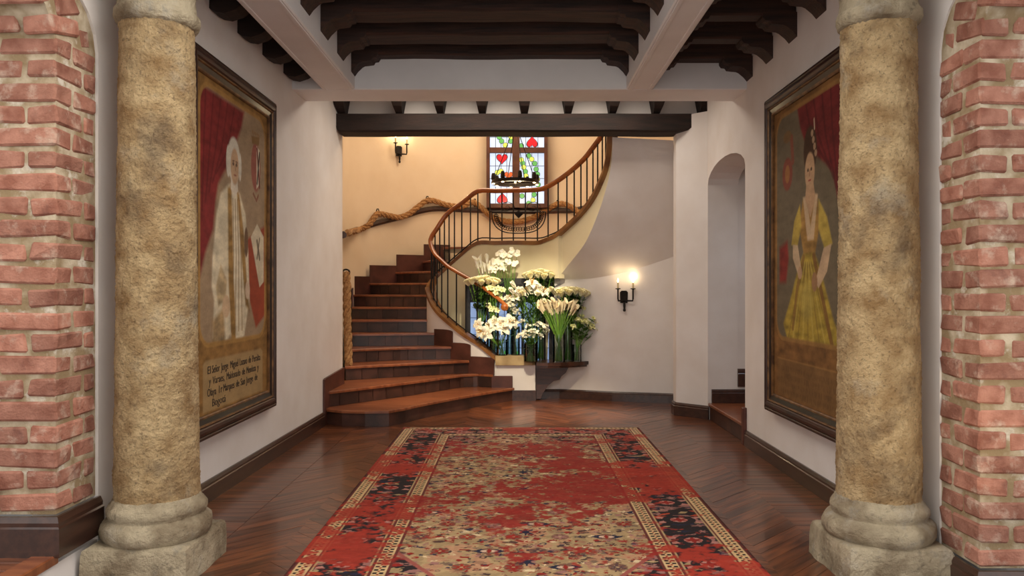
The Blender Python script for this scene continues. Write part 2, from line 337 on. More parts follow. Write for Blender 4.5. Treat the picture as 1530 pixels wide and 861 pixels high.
# ------------------------------------------------------------------ brick reveals of the two side arches
def brick_reveal(parent, X, sgn, Yc, zb, zs, wsur, wjam):
    """sgn=-1 left wall (bricks run to -x behind the face), Yc jamb face, surround reaches Yc+wsur"""
    ph, jt = .1075, .023
    back = MB(); n = 7
    cor = arch_top(Yc+.012, zs, .36)
    poly = [(Yc+wsur, zb-.01), (Yc+.012, zb-.01)]+cor+[(Yc+wsur-.6, zs+.5), (Yc+wsur, zs+.3)]
    back.prism(poly, lambda u,v,d: (X+sgn*d, u, v), .010, wjam)
    mo = obj('mortar', back, MORTAR, parent)
    row = 0; z = zb
    while z < zs+.42:
        h = ph-jt
        def put(x0, x1, y0, y1):
            dz = z-zs+h/2; oy = 0; tilt = 0
            if dz > 0:
                R = .36; a = math.asin(min(1, dz/R)); oy = -1.7*R*(1-math.cos(a)); tilt = a*.55
            mb = MB(); j = .004
            L, Wd = abs(x1-x0), y1-y0
            mb.bbox(-L/2, L/2, -Wd/2, Wd/2, -h/2, h/2, .010, .0065)
            o = obj('brick', mb, BRICK, parent, False, False)
            c = Vector((X+sgn*(x0+x1)/2+random.uniform(-j,j), (y0+y1)/2+oy, z+h/2+random.uniform(-j,j)))
            o.location = c-wpos(parent); o.rotation_euler = (tilt+random.uniform(-.012,.012), random.uniform(-.012,.012), random.uniform(-.015,.015))
        e = random.uniform(-.012, .012)
        if row % 2 == 0:
            put(.002, .28+e, Yc, Yc+.13); put(.30+e, .56, Yc+.004, Yc+.12)
            put(.002, .1, Yc+.15, Yc+.335)
        else:
            put(.002, .135+e, Yc, Yc+.225); put(.155+e, .29, Yc+.003, Yc+.12); put(.31, .56, Yc+.003, Yc+.12)
            put(.002, .1, Yc+.245, Yc+.335)
        z += ph; row += 1
brick_reveal(wl, XL(3.7), -1, 3.60, .405, 2.58, .36, .58)
brick_reveal(wr, 2.15, 1, 3.565, .165, 2.58, .345, .58)
# left side: raised floor of the neighbouring room, its skirt and stepped baseboard
x0 = XL(3.7)
mb = MB(); mb.box(-5, x0-.0, -1.5, 3.98, -.01, .17); struct('wall_left_plinth', mb, PLASTER)
mb = MB()
fr = struct('floor_raised', MB().box(-5, x0-.06, -1.5, 3.60, .17, .196), FLOORB)
for k in range(30):
    y1 = 3.6-k*.1
    obj('plank', MB().bbox(-4.0, x0-.10, y1-.098, y1, .196, .206, .002), PLANK, fr)
struct('trim_2', MB().bbox(x0-.10, x0+.012, -1.5, 3.6, .168, .214, .006), TREAD)
prb = [(x0-.6, 3.595), (x0+.002, 3.595), (x0+.002, 3.955)]
baseboard('baseboard_brick_left', prb, z0=.206, h=.185, side=-1, t=.032)
mb = MB(); mb.bbox(x0-.62, x0-.285, 3.555, 3.6, .39, .575, .006)
struct('trim_3', mb, BASEW)
for i, (a, b_, c, d) in enumerate([(x0-.31, x0-.285, .385, .59), (x0-.62, x0-.285, .565, .59)]):
    struct('trim_%d' % (4+i), MB().bbox(a, b_, 3.54, 3.56, c, d, .004), BASEW)
baseboard('baseboard_brick_right', [(2.15+.6, 3.56), (2.148, 3.56), (2.148, 3.91)], z0=0, h=.15, side=1, t=.032)
# ------------------------------------------------------------------ parquet
PY0, PY1 = 3.2, 10.32
RUGX0, RUGX1, RUGY0, RUGY1 = -1.172, 1.292, 2.95, 8.05
seams = [-1.68+.3778*i for i in range(10)]
planks = []
pw = .127
for i in range(9):
    a, b_ = seams[i], seams[i+1]; up = 1 if i % 2 == 0 else -1; d = (b_-a)*up
    y = PY0-.5
    while y < PY1+.4:
        q = [(a, y), (b_, y+d), (b_, y+d+pw-.0025), (a, y+pw-.0025)]
        planks.append(q); y += pw
for (a, b_) in ((-2.16, -1.68), (1.72, 2.17)):
    y = PY0
    while y < PY1:
        planks.append([(a, y), (b_-.003, y), (b_-.003, y+.088), (a, y+.088)]); y += .09
def vis(q):
    cx = sum(p[0] for p in q)/4; cy = sum(p[1] for p in q)/4
    if RUGX0-.02 < cx < RUGX1+.02 and cy < RUGY1-.05: return -1
    if cy < 3.75 or cy > 10.3 or abs(cx)/cy > .665: return -1
    if cx < -1.95 and cy > 8.2 or (cy > 8.15+ (cx+2.0)*.95 and cx < 0): return -1
    return 1/cy
rank = sorted(range(len(planks)), key=lambda i: -vis(planks[i])); big = set(i for i in rank[:300] if vis(planks[i]) > 0)
stuff = MB()
for i, q in enumerate(planks):
    zt = random.uniform(-.0008, .0004)
    vs = [(x, y, -.014) for x, y in q]+[(x, y, zt) for x, y in q]
    fs = [(3,2,1,0),(4,5,6,7),(0,1,5,4),(1,2,6,5),(2,3,7,6),(3,0,4,7)]
    if i in big:
        # build along local x so that the grain follows the plank
        ang = math.atan2(q[1][1]-q[0][1], q[1][0]-q[0][0]); c = Vector((q[0][0], q[0][1], 0)); R = Matrix.Rotation(-ang, 3, 'Z')
        mb = MB(); mb.add([R @ (Vector(v)-c) for v in vs], fs); o = obj('plank', mb, PLANK, fl, False, False); o.location = c; o.rotation_euler = (0,0,ang)
    else: stuff.add(vs, fs)
tag(obj('parquet', stuff, PLANKS, fl), kind='stuff')
# ------------------------------------------------------------------ ceiling beams and joists
mb = MB(); mb.bbox(-2.13, 2.16, 7.15, 7.6, 3.31, 3.75, .008); bc = obj('ceiling_beam', mb, CEILW); tag(bc, 'white plastered cross beam in front of the small carved brackets', 'beam')
for nm, a, b_ in (('on the side of the painted man', -1.80, -1.49), ('on the side of the painted woman', 1.03, 1.285)):
    o = thing('ceiling_beam', 'white plastered lengthwise ceiling beam '+nm, 'beam', ((a+b_)/2, 3, 3.31), 0, 'lengthwise ceiling beams')
    obj('beam_body', MB().bbox(a, b_, -1.5, 7.15, 3.312, 3.75, .01), CEILW, o)
    for x in (a+.02, b_-.05): obj('beam_moulding', MB().bbox(x, x+.03, -1.5, 7.15, 3.304, 3.315, .004), CEILW, o)
obj('ceiling_boards', MB().box(-1.49, 1.03, -1.5, 7.15, 3.86, 3.9), DARKW2, cl)
obj('ceiling_infill', MB().box(1.285, 2.17, -1.5, 7.15, 3.72, 3.76), CEILW, cl)
obj('ceiling_infill', MB().box(-2.17, -1.8, -1.5, 7.15, 3.72, 3.76), CEILW, cl)
def carved(sx, x, y0, y1, z, L=.24, dz=.16):        # carved bracket profile, root at x, projecting towards sx
    pr = [(0,0),(L,0),(L,-.25*dz),(L*.93,-.42*dz),(L*.8,-.45*dz),(L*.74,-.6*dz),(L*.55,-.64*dz),(L*.4,-.66*dz),(L*.3,-.74*dz),(L*.12,-1.0*dz),(0,-1.25*dz)]
    return MB().prism(pr, lambda u,v,d: (x+sx*u, d, z+v), y0, y1)
names = ['next to the white cross beam', 'second from the white cross beam', 'third from the white cross beam', 'fourth from the white cross beam']
for k, y in enumerate((7.0, 6.45, 5.9, 5.35)):
    o = thing('ceiling_joist', 'dark wooden joist across the middle ceiling bay, '+names[k], 'joist', (-.2, y, 3.59), 0, 'middle bay joists')
    mb = MB(); rows = []
    for i in range(15):
        x = -1.49+2.52*i/14; w = .012*noise.noise(Vector((x*1.7, y*3, 0))); w2 = .012*noise.noise(Vector((x*1.3, y*3, 5)))
        rows.append([(x, y+.0+w2, 3.86), (x, y+w2, 3.61+w), (x, y+.02, 3.59+w), (x, y+.26, 3.59+w), (x, y+.28, 3.61+w), (x, y+.28, 3.86)])
    mb.strip(rows, close=True); mb.f += [tuple(range(5,-1,-1)), tuple(range(84, 90))]
    obj('joist_beam', mb, DARKW, o)
    obj('corbel', carved(1, -1.49, y-.015, y+.22, 3.63), DARKW, o); obj('corbel', carved(-1, 1.03, y-.015, y+.22, 3.63), DARKW, o)
    o = thing('ceiling_joist', 'short dark joist with carved brackets over the painted woman, '+names[k], 'joist', (1.7, y, 3.55), 0, 'right bay joists')
    obj('joist_beam', MB().bbox(1.285, 2.15, y-.02, y+.14, 3.55, 3.72, .012), DARKW, o)
    obj('corbel', carved(1, 1.285, y-.03, y+.15, 3.57, .2, .13), DARKW, o); obj('corbel', carved(-1, 2.15, y-.03, y+.15, 3.57, .26, .15), DARKW, o)
    yl = (6.9, 6.36, 5.82, 5.31)[k]
    pr = [(0,3.72),(.34,3.72),(.335,3.62),(.31,3.52),(.26,3.44),(.19,3.385),(.11,3.36),(.05,3.37),(0,3.40)]
    x = XL(yl)-.01; o = MB().prism(pr, lambda u,v,d: (x+u, d, v), yl, yl+.17)
    tag(obj('joist_end', o, DARKW2), 'dark round-nosed joist end over the painted man, '+names[k], 'joist', 'left bay joist ends')
# lintel over the stair opening and its small brackets
rows = []
for i in range(25):
    t = i/24; x = -2.1+4.3*t; w = .008*noise.noise(Vector((x*1.5, 2, 0))); zb = 3.25+w
    if i == 0: zb = 3.43
    if i == 24: zb = 3.34
    if i == 23: zb = 3.28
    rows.append([(x, 8.76, 3.455+w*.6), (x, 8.76, zb+.02), (x, 8.79, zb), (x, 9.06, zb), (x, 9.06, 3.455)])
rows[0] = [(-2.12, p[1], p[2]) for p in rows[0]]; rows[1] = [(-2.02, p[1], p[2]) for p in rows[1]]
mb = MB(); mb.strip(rows, close=True); mb.f += [tuple(range(4,-1,-1)), tuple(range(120,125))]
tag(obj('lintel_beam', mb, DARKW2), 'long dark rough-hewn lintel over the stair opening', 'beam')
order = ['beside the wall of the painted man', 'second from the wall of the painted man', 'third from the wall of the painted man', 'fourth from the wall of the painted man', 'above the middle of the lintel',
         'fourth from the wall of the painted woman', 'third from the wall of the painted woman', 'second from the wall of the painted woman', 'beside the wall of the painted woman']
for k, px in enumerate((505, 592, 655, 719, 784, 851, 919, 986, 1057)):
    x = (px-CX)/F*8.6; r = .055
    mb = MB(); fx = lambda z: .03+.04*z
    pr = [(8.92,3.47),(8.8,3.47),(8.66,3.52),(8.6,3.57),(8.58,3.64),(8.58,3.75),(8.92,3.75)]
    n = len(pr); vs = [(x-(.06+.08*max(0,min(1,(z-3.47)/.2)))*.62, y, z) for y,z in pr]+[(x+(.06+.08*max(0,min(1,(z-3.47)/.2)))*.62, y, z) for y,z in pr]
    mb.add(vs, [tuple(range(n)), tuple(range(2*n-1,n-1,-1))]+[(i,(i+1)%n,n+(i+1)%n,n+i) for i in range(n)])
    tag(obj('bracket', mb, DARKW2), 'small dark carved bracket resting on the lintel, '+order[k], 'bracket', 'brackets on the lintel')
# ------------------------------------------------------------------ stone columns
def column(name, x, y, label, seed, rz):
    o = thing(name, label, 'column', (x, y, 0), 0, 'stone columns')
    def rough(mb, amp, sc):
        mb.v = [tuple(Vector(v)+Vector((v[0], v[1], 0)).normalized()*amp*noise.fractal(Vector(v)*sc+Vector((seed,0,0)), 1, 2, 5)) for v in mb.v]; return mb
    mb = MB(); N = 14; rows = []
    pl = MB(); hw = .268
    ring = []
    m = 10
    for s_ in range(4):
        for k in range(m):
            t = -1+2*k/m; ring.append([(t,-1),(1,t),(-t,1),(-1,-t)][s_])
    rws = []
    for z, f in ((0,1.0),(.05,1.0),(.10,.995),(.15,.985),(.175,.96),(.185,.9),(.185,.5)):
        rws.append([(hw*f*u*(1-.03*abs(u*w)), hw*f*w*(1-.03*abs(u*w)), z) for u,w in ring])
    pl.strip(rws, close=True); pl.f.append(tuple(range(6*40, 7*40)))
    obj('plinth', rough(pl, .012, 6), STONE_B, o, True, False)
    pr = [(.19,.17),(.25,.18),(.268,.205),(.272,.235),(.264,.265),(.242,.285),(.23,.292),(.23,.302),(.238,.315),(.238,.335),(.226,.355),(.212,.37),(.206,.385),(.18,.4)]
    obj('base', rough(MB().lathe(pr, 72), .011, 7), STONE_B, o, True, False)
    pr = [(.205-.026*(i/250), .36+2.5*i/250) for i in range(251)]; sh = MB().lathe(pr, 130)
    def bumpy(v):
        q = Vector(v); d = Vector((v[0], v[1], 0)).normalized(); return tuple(q+d*(.005*noise.fractal(q*5+Vector((seed,0,0)), 1, 2, 3)+.0055*noise.noise(q*85+Vector((seed,3,0)))+.0045*noise.noise(q*48)))
    sh.v = [bumpy(v) for v in sh.v]
    obj('shaft', sh, STONE, o, True, False)
    pr = [(.175,2.80),(.198,2.815),(.208,2.845),(.204,2.875),(.19,2.89),(.18,2.95),(.19,3.05),(.24,3.12),(.27,3.16),(.27,3.31)]
    obj('capital', rough(MB().lathe(pr, 48), .01, 8), STONE_B, o, True, False)
    o.rotation_euler = (0,0,rz)
    return o
column('stone_column', -1.86, 4.0, 'rough ochre stone column beside the painting of the man in the white coat', 0, 0)
column('stone_column', 1.885, 4.0, 'rough sandy stone column beside the painting of the woman in the yellow dress', 20, 0)
# ------------------------------------------------------------------ paintings
def fbm(h, w, sy, sx, oct=4, seed=0):
    rs = np.random.RandomState(seed); out = np.zeros((h, w)); amp = 1; tot = 0
    for k in range(oct):
        gh, gw = int(sy*2**k)+3, int(sx*2**k)+3; g = rs.rand(gh, gw)
        yy = np.linspace(0, sy*2**k, h); xx = np.linspace(0, sx*2**k, w); y0 = yy.astype(int); x0_ = xx.astype(int)
        fy = (yy-y0)[:,None]; fx = (xx-x0_)[None,:]; fy = fy*fy*(3-2*fy); fx = fx*fx*(3-2*fx)
        v = g[y0][:,x0_]*(1-fy)*(1-fx)+g[y0+1][:,x0_]*fy*(1-fx)+g[y0][:,x0_+1]*(1-fy)*fx+g[y0+1][:,x0_+1]*fy*fx
        out += v*amp; tot += amp; amp *= .5
    return out/tot
def lin(c): return np.array(srgb(*c)[:3])
class Paint:
    def __init__(s, w, h, base, seed):
        s.w, s.h = w, h; s.Y, s.X = np.mgrid[0:1:h*1j, 0:1:w*1j]; s.img = np.ones((h,w,3))*lin(base); s.n = fbm(h, w, 24, 16, 4, seed)-.5; s.n2 = fbm(h, w, 60, 14, 3, seed+1)-.5
    def put(s, m, c, a=1, tex=.35):
        m = np.clip(m, 0, 1)[...,None]*a; s.img = s.img*(1-m)+m*(lin(c)*(1+tex*(s.n+s.n2))[...,None])
    def poly(s, pts, c, a=1, soft=.006, tex=.35):
        pts = np.array(pts, float); inside = np.zeros_like(s.X, bool); d = np.full_like(s.X, 9.); n = len(pts); asp = s.h/s.w
        for i in range(n):
            x1, y1 = pts[i]; x2, y2 = pts[(i+1)%n]
            c_ = ((y1 > s.Y) != (y2 > s.Y)) & (s.X < (x2-x1)*(s.Y-y1)/((y2-y1) or 1e-9)+x1); inside ^= c_
            ex, ey = x2-x1, (y2-y1)*asp; t = np.clip(((s.X-x1)*ex+(s.Y-y1)*asp*ey)/(ex*ex+ey*ey+1e-9), 0, 1)
            d = np.minimum(d, np.hypot(s.X-x1-t*ex, (s.Y-y1)*asp-t*ey))
        sd = np.where(inside, d, -d); s.put(sd/soft+.5, c, a, tex)
    def ell(s, cx, cy, rx, ry, c, a=1, soft=.15, tex=.3):
        q = np.sqrt(((s.X-cx)/rx)**2+((s.Y-cy)/ry)**2); s.put((1-q)/soft+.5, c, a, tex)
    def line(s, pts, wd, c, a=1, tex=.3):
        asp = s.h/s.w; d = np.full_like(s.X, 9.)
        for (x1,y1),(x2,y2) in zip(pts[:-1], pts[1:]):
            ex, ey = x2-x1, (y2-y1)*asp; t = np.clip(((s.X-x1)*ex+(s.Y-y1)*asp*ey)/(ex*ex+ey*ey+1e-9), 0, 1); d = np.minimum(d, np.hypot(s.X-x1-t*ex, (s.Y-y1)*asp-t*ey))
        s.put((wd-d)/.004+.5, c, a, tex)
def canvas_mesh(name, p, w, h, m, parent, at):      # upright sheet facing local -y, x across, z up; thickness behind
    ny, nx = p.h, p.w; X, Z = np.meshgrid(np.linspace(-w/2, w/2, nx), np.linspace(h, 0, ny)); me = bpy.data.meshes.new(name)
    V = np.stack([X, np.zeros_like(X), Z], -1).reshape(-1,3); idx = np.arange(nx*ny).reshape(ny, nx)
    Fq = np.stack([idx[1:,:-1], idx[1:,1:], idx[:-1,1:], idx[:-1,:-1]], -1).reshape(-1,4)
    me.from_pydata(V.tolist(), [], Fq.tolist()); a = me.color_attributes.new('paint', 'FLOAT_COLOR', 'POINT')
    a.data.foreach_set('color', np.concatenate([np.clip(p.img,0,1), np.ones((ny,nx,1))], -1).reshape(-1).astype(np.float32))
    me.materials.append(m); o = bpy.data.objects.new(name, me); COL.objects.link(o); o.parent = parent; o.location = at; return o
PAINTM = vcol('oil_paint', .75, .12, 60, .12, 0)
CW, CH = 1.46, 2.30
def painting_man():
    p = Paint(230, 356, (140,116,88), 3); X, Y = p.X, p.Y
    p.put(np.ones_like(X), (150,126,98)); p.ell(.5, .35, .6, .4, (160,136,108), .6, 1.2)
    p.poly([(.05,.04),(.62,.04),(.58,.10),(.50,.16),(.46,.20),(.40,.24),(.34,.27),(.27,.31),(.24,.36),(.21,.45),(.12,.52),(.05,.60)], (124,40,40), 1, .03, .7)
    for k in range(5): p.line([(.12+.09*k,.05),(.10+.07*k,.2),(.08+.04*k,.4-.03*k)], .008, (92,26,28), .6)
    # table with red cloth and sheet
    p.poly([(.66,.46),(.95,.40),(.95,.72),(.80,.76),(.70,.66)], (150,66,42), 1, .02)
    p.poly([(.72,.45),(.82,.40),(.93,.44),(.93,.60),(.86,.62)], (206,192,164)); p.line([(.82,.46),(.86,.52)], .012, (80,64,50), .8); p.line([(.86,.45),(.82,.52)], .008, (80,64,50), .8)
    # coat, arms, waistcoat, breeches
    p.poly([(.40,.30),(.30,.335),(.25,.40),(.20,.53),(.19,.62),(.22,.66),(.20,.77),(.26,.80),(.37,.79),(.42,.77),(.55,.80),(.62,.78),(.70,.66),(.68,.50),(.64,.38),(.56,.32),(.49,.29)], (210,196,166), 1, .02, .5)
    p.poly([(.39,.31),(.44,.30),(.47,.52),(.50,.79),(.44,.79),(.40,.60)], (156,120,66), 1, .02, .9)
    p.poly([(.51,.30),(.55,.32),(.62,.45),(.66,.60),(.70,.70),(.64,.68),(.58,.52)], (150,116,66), 1, .02, .9)
    p.poly([(.45,.31),(.50,.30),(.56,.50),(.58,.66),(.52,.74),(.47,.60)], (214,202,174), 1, .02, .4)
    for k in range(4): p.line([(.46+.03*k,.34),(.47+.035*k,.52),(.44+.05*k,.76)], .006, (140,104,58), .7)
    p.poly([(.20,.72),(.34,.68),(.36,.80),(.28,.81),(.20,.79)], (146,112,64), .8, .03, 1.2)
    p.poly([(.30,.55),(.24,.62),(.27,.68),(.36,.66),(.38,.60)], (172,146,104), .8, .02, 1.0)
    p.ell(.37,.68,.05,.035,(196,166,132)); p.ell(.67,.63,.035,.03,(200,176,150)); p.ell(.65,.47,.028,.05,(110,84,62))
    # head, wig
    p.poly([(.44,.25),(.52,.25),(.53,.31),(.48,.33),(.43,.31)], (212,200,180)); p.ell(.475,.215,.085,.072,(206,198,180)); p.ell(.40,.225,.03,.05,(206,198,180)); p.ell(.485,.235,.055,.058,(190,156,122)); p.ell(.56,.23,.02,.045,(206,198,180))
    for ex in (.465,.51): p.ell(ex,.228,.012,.006,(80,58,44),.9)
    p.line([(.49,.23),(.495,.246)], .004, (150,112,84)); p.line([(.475,.262),(.505,.262)], .004, (140,80,66)); p.line([(.455,.219),(.478,.217)], .003, (96,70,54)); p.line([(.50,.217),(.522,.219)], .003, (96,70,54))
    # plain shield with crown
    p.ell(.80,.205,.075,.085,(146,84,70)); p.poly([(.81,.13),(.86,.14),(.86,.26),(.81,.28)], (200,188,164)); p.line([(.82,.14),(.86,.27)], .010, (110,50,44)); p.line([(.86,.15),(.82,.26)], .008, (60,48,40))
    p.poly([(.73,.105),(.86,.095),(.85,.125),(.74,.13)], (132,100,60)); [p.ell(.745+.026*k,.09,.007,.008,(150,112,70)) for k in range(5)]; p.line([(.76,.30),(.81,.32),(.84,.30)], .008, (128,84,62))
    # ochre surround with rounded window, inscription panel
    q = np.maximum(np.abs(X-.5)/.44, 0); rx = np.abs(X-.5)-.34; ry = np.abs(Y-.41)-.31
    d = np.hypot(np.maximum(rx,0), np.maximum(ry,0)*CH/CW)-.105; p.put(d/.008+.5, (136,100,54), 1, .8); p.put((.012-np.abs(d-.006))/.006+.5, (168,128,70), .7)
    p.poly([(.09,.845),(.12,.835),(.88,.835),(.91,.845),(.91,.985),(.09,.985)], (158,130,88), 1, .01, .3)
    return p
def painting_woman():
    p = Paint(230, 356, (112,100,78), 9); X, Y = p.X, p.Y
    p.put(np.ones_like(X), (104,92,72)); p.ell(.35,.4,.4,.3,(112,100,80),.6,1.2)
    p.poly([(.36,.03),(.97,.03),(.97,.80),(.92,.80),(.90,.55),(.88,.42),(.84,.34),(.80,.285),(.72,.25),(.62,.22),(.48,.17),(.40,.10)], (108,36,36), 1, .02, .7)
    for k in range(5): p.line([(.48+.1*k,.04),(.56+.08*k,.16),(.78+.03*k,.27+.03*k)], .009, (78,24,26), .6)
    p.poly([(.10,.48),(.22,.46),(.24,.52),(.20,.60),(.10,.60)], (130,44,38), 1, .03, .6)
    # gown
    p.poly([(.46,.50),(.58,.50),(.66,.56),(.80,.70),(.90,.78),(.88,.80),(.55,.83),(.24,.81),(.16,.74),(.26,.66),(.38,.55)], (160,136,54), 1, .02, .9)
    for k in range(9): p.line([(.50+.012*(k-4),.54),(.50+.04*(k-4),.66),(.51+.075*(k-4),.81)], .007, (186,164,82) if k%2 else (126,100,44), .6)
    p.ell(.49,.66,.08,.06,(178,158,80),.6,.6)
    p.line([(.45,.52),(.36,.62),(.30,.75)], .016, (134,100,48), .9); p.line([(.58,.52),(.68,.64),(.80,.79)], .018, (120,84,42), .9)
    p.poly([(.44,.335),(.62,.335),(.66,.42),(.60,.51),(.45,.51),(.39,.42)], (158,120,62), 1, .015, .8)
    p.poly([(.40,.35),(.32,.40),(.28,.475),(.36,.49),(.42,.42)], (184,158,72), 1, .015, .6); p.poly([(.64,.35),(.74,.41),(.80,.49),(.72,.51),(.64,.44)], (184,158,72), 1, .015, .6)
    p.poly([(.44,.33),(.49,.33),(.54,.43),(.60,.33),(.63,.335),(.58,.47),(.50,.47)], (196,168,132), 1, .012)
    p.poly([(.30,.475),(.37,.48),(.42,.56),(.38,.58),(.30,.52)], (196,170,136)); p.poly([(.70,.50),(.79,.49),(.74,.57),(.64,.62),(.60,.60)], (190,160,126)); p.ell(.59,.60,.035,.03,(150,112,78)); p.ell(.40,.57,.03,.02,(186,150,116))
    # head, tall hair
    p.poly([(.49,.28),(.57,.28),(.60,.34),(.54,.40),(.47,.34)], (186,150,114)); p.ell(.535,.19,.085,.075,(72,50,36)); p.ell(.53,.255,.062,.058,(190,154,118))
    for ex in (.508,.55): p.ell(ex,.25,.011,.006,(60,44,34),.9)
    p.line([(.53,.252),(.527,.268)], .004, (150,110,82)); p.line([(.515,.283),(.543,.283)], .004, (150,72,60)); [p.ell(.56+.015*k,.14+.022*k,.016,.011,(170,140,110)) for k in range(4)]
    p.line([(.585,.10),(.59,.13)], .006, (200,180,150))
    # faded arms
    p.ell(.22,.235,.075,.055,(134,60,46),.8); p.ell(.22,.235,.035,.03,(160,110,60),.8); p.line([(.28,.12),(.30,.2)], .02, (138,66,50), .7); p.ell(.22,.11,.06,.02,(124,92,54),.7)
    rx = np.abs(X-.5)-.34; ry = np.abs(Y-.41)-.31
    d = np.hypot(np.maximum(rx,0), np.maximum(ry,0)*CH/CW)-.105; p.put(d/.008+.5, (120,84,46), 1, .8); p.put((.012-np.abs(d-.006))/.006+.5, (150,112,62), .7)
    p.poly([(.07,.86),(.93,.86),(.93,.985),(.07,.985)], (118,86,50), 1, .01, .4); p.line([(.07,.86),(.93,.86)], .004, (146,108,62), .8)
    rs = random.Random(5)
    for r in range(4):                       # faded, illegible brush lettering
        x = .13
        while x < .86:
            h_ = rs.uniform(.008, .016); p.line([(x, .885+.026*r), (x+rs.uniform(-.004,.004), .885+.026*r+h_)], .003, (82,56,32), .55); x += rs.choice([.012,.014,.018,.03])
    return p
def text_mesh(name, s, size, m, parent, loc, width=None):
    c = bpy.data.curves.new(name, 'FONT'); c.body = s; c.size = size; c.extrude = .0008; t = bpy.data.objects.new(name, c); COL.objects.link(t)
    bpy.context.view_layer.update(); me = bpy.data.meshes.new_from_object(t.evaluated_get(bpy.context.evaluated_depsgraph_get())); bpy.data.objects.remove(t)
    xs = [v.co.x for v in me.vertices]; k = width/(max(xs)-min(xs)) if width else 1
    for v in me.vertices: v.co = Vector((v.co.x*k, -v.co.z, v.co.y))
    me.materials.clear(); me.materials.append(m); o = bpy.data.objects.new(name, me); COL.objects.link(o); o.parent = parent; o.location = loc; return o
def picture(label, p, loc, rz, lines, ink, fw=.15):
    o = thing('framed_painting', label, 'painting', loc, rz)
    canvas_mesh('canvas', p, CW, CH, PAINTM, o, (0,-.04,fw-.02))
    w, h = CW/2-.02, CH-.04
    # stepped frame profile from the outside in: (distance outwards from the sight edge, proud of the wall)
    def ringpart(name, d0, d1, prof, m):
        for sd in range(4):
            rows = []
            for e in (-1, 1):
                row = []
                for t, y in prof:
                    d = d0+(d1-d0)*t; y = .05+(y-.05)*.6
                    A = w+d; z0_, z1_ = fw-d, fw+h+d
                    q = [(-A,z0_),(A,z0_),(A,z1_),(-A,z1_)]; u = q[sd] if e < 0 else q[(sd+1)%4]; row.append((u[0], -y, u[1]))
                row += [(r[0], -.005, r[2]) for r in row[::-1]]
                rows.append(row)
            mb = MB(); mb.strip(rows, close=True); n = len(rows[0]); mb.f += [tuple(range(n-1,-1,-1)), tuple(range(n,2*n))]
            obj(name, mb, m, o, False, False)
    ringpart('sight_edge', 0, .018, [(0,.05),(.4,.062),(1,.066)], FRAMEG)
    ringpart('inner_moulding', .018, .05, [(0,.058),(1,.075)], FRAMEK)
    ringpart('gilt_moulding', .05, .068, [(0,.075),(.2,.092),(.5,.098),(.8,.092),(1,.085)], FRAMEG)
    ringpart('frame_rail', .068, .122, [(0,.085),(.15,.105),(.5,.112),(.85,.105),(1,.09)], FRAMEW)
    ringpart('outer_edge', .122, .15, [(0,.085),(.3,.1),(1,.085)], FRAMEW)
    for i, (t, x, wd) in enumerate(lines):
        tot = sum(len(w_)+1 for w_ in t.split())-1; cur = 0
        for w_ in t.split():
            text_mesh('inscription_word', w_, .075, ink, o, (x+wd*cur/tot, -.0415, fw-.02+CH*(.125-.033*i)), wd*len(w_)/tot*.97); cur += len(w_)+1
    return o
picture('tall portrait of a man in a white and gold coat beside a red curtain', painting_man(), (XL(5.68)+.002, 5.68, .465), math.pi/2,
        [('El Señor Jorge Miguel Lozano de Peralta', -.53, 1.07), ('y Varaes, Maldonado de Mendoza y', -.50, 1.0), ('Olaya 1r Marques de San Jorge de', -.53, 1.0), ('Bogotá', -.45, .25)], INK)
picture('tall portrait of a woman in a yellow dress under a dark red curtain', painting_woman(), (2.148, 5.555, .455), -math.pi/2,
[], INK2)
# ------------------------------------------------------------------ stair tower shell
TW = [(-2.06,8.98),(-2.13,9.5),(-2.3,10.2),(-2.42,10.9),(-2.3,11.5),(-1.95,12.0),(-1.5,12.3),(-.9,12.47),(0,12.53),(.9,12.42),(1.6,12.05),(2.15,11.4),(2.42,10.6),(2.55,9.9),(2.6,9.3)]
TWC = crom([(a, b_, 0) for a, b_ in TW], 8)
def wall_hit(px, off=0):          # plan point where the ray through photo column px meets the tower wall
    k = (px-CX)/F
    for a, b_ in zip(TWC[:-1], TWC[1:]):
        f0 = a.x-k*a.y; f1 = b_.x-k*b_.y
        if f0*f1 <= 0 and f0 != f1 and max(a.y, b_.y) > 9.3:
            t = f0/(f0-f1); p = a.lerp(b_, t); d = (b_-a).normalized(); n = Vector((d.y, -d.x, 0))
            return p+n*off, n
    return None, None
def WP(px, py, off):
    p, n = wall_hit(px, off); q = P(px, py, p.y); return Vector((p.x, p.y, q.z))
ZT = 4.9
rows = []
for i, a in enumerate(TWC):
    d = (TWC[min(i+1,len(TWC)-1)]-TWC[max(i-1,0)]).normalized(); n = Vector((d.y, -d.x, 0))
    rows.append([(a.x, a.y, 0), (a.x, a.y, ZT), (a.x-n.x*.2, a.y-n.y*.2, ZT), (a.x-n.x*.2, a.y-n.y*.2, 0)])
mb = MB(); mb.strip(rows, close=True); struct('wall_tower', mb, PLASTER_T, None, True)
mb = MB(); mb.box(-2.75, 2.75, 9.08, 12.9, ZT, ZT+.1); struct('ceiling_tower', mb, CEILW)
mb = MB(); mb.box(-2.75, 2.75, 8.98, 9.08, ZC, ZT+.1); struct('wall_tower_front', mb, PLASTER_T)
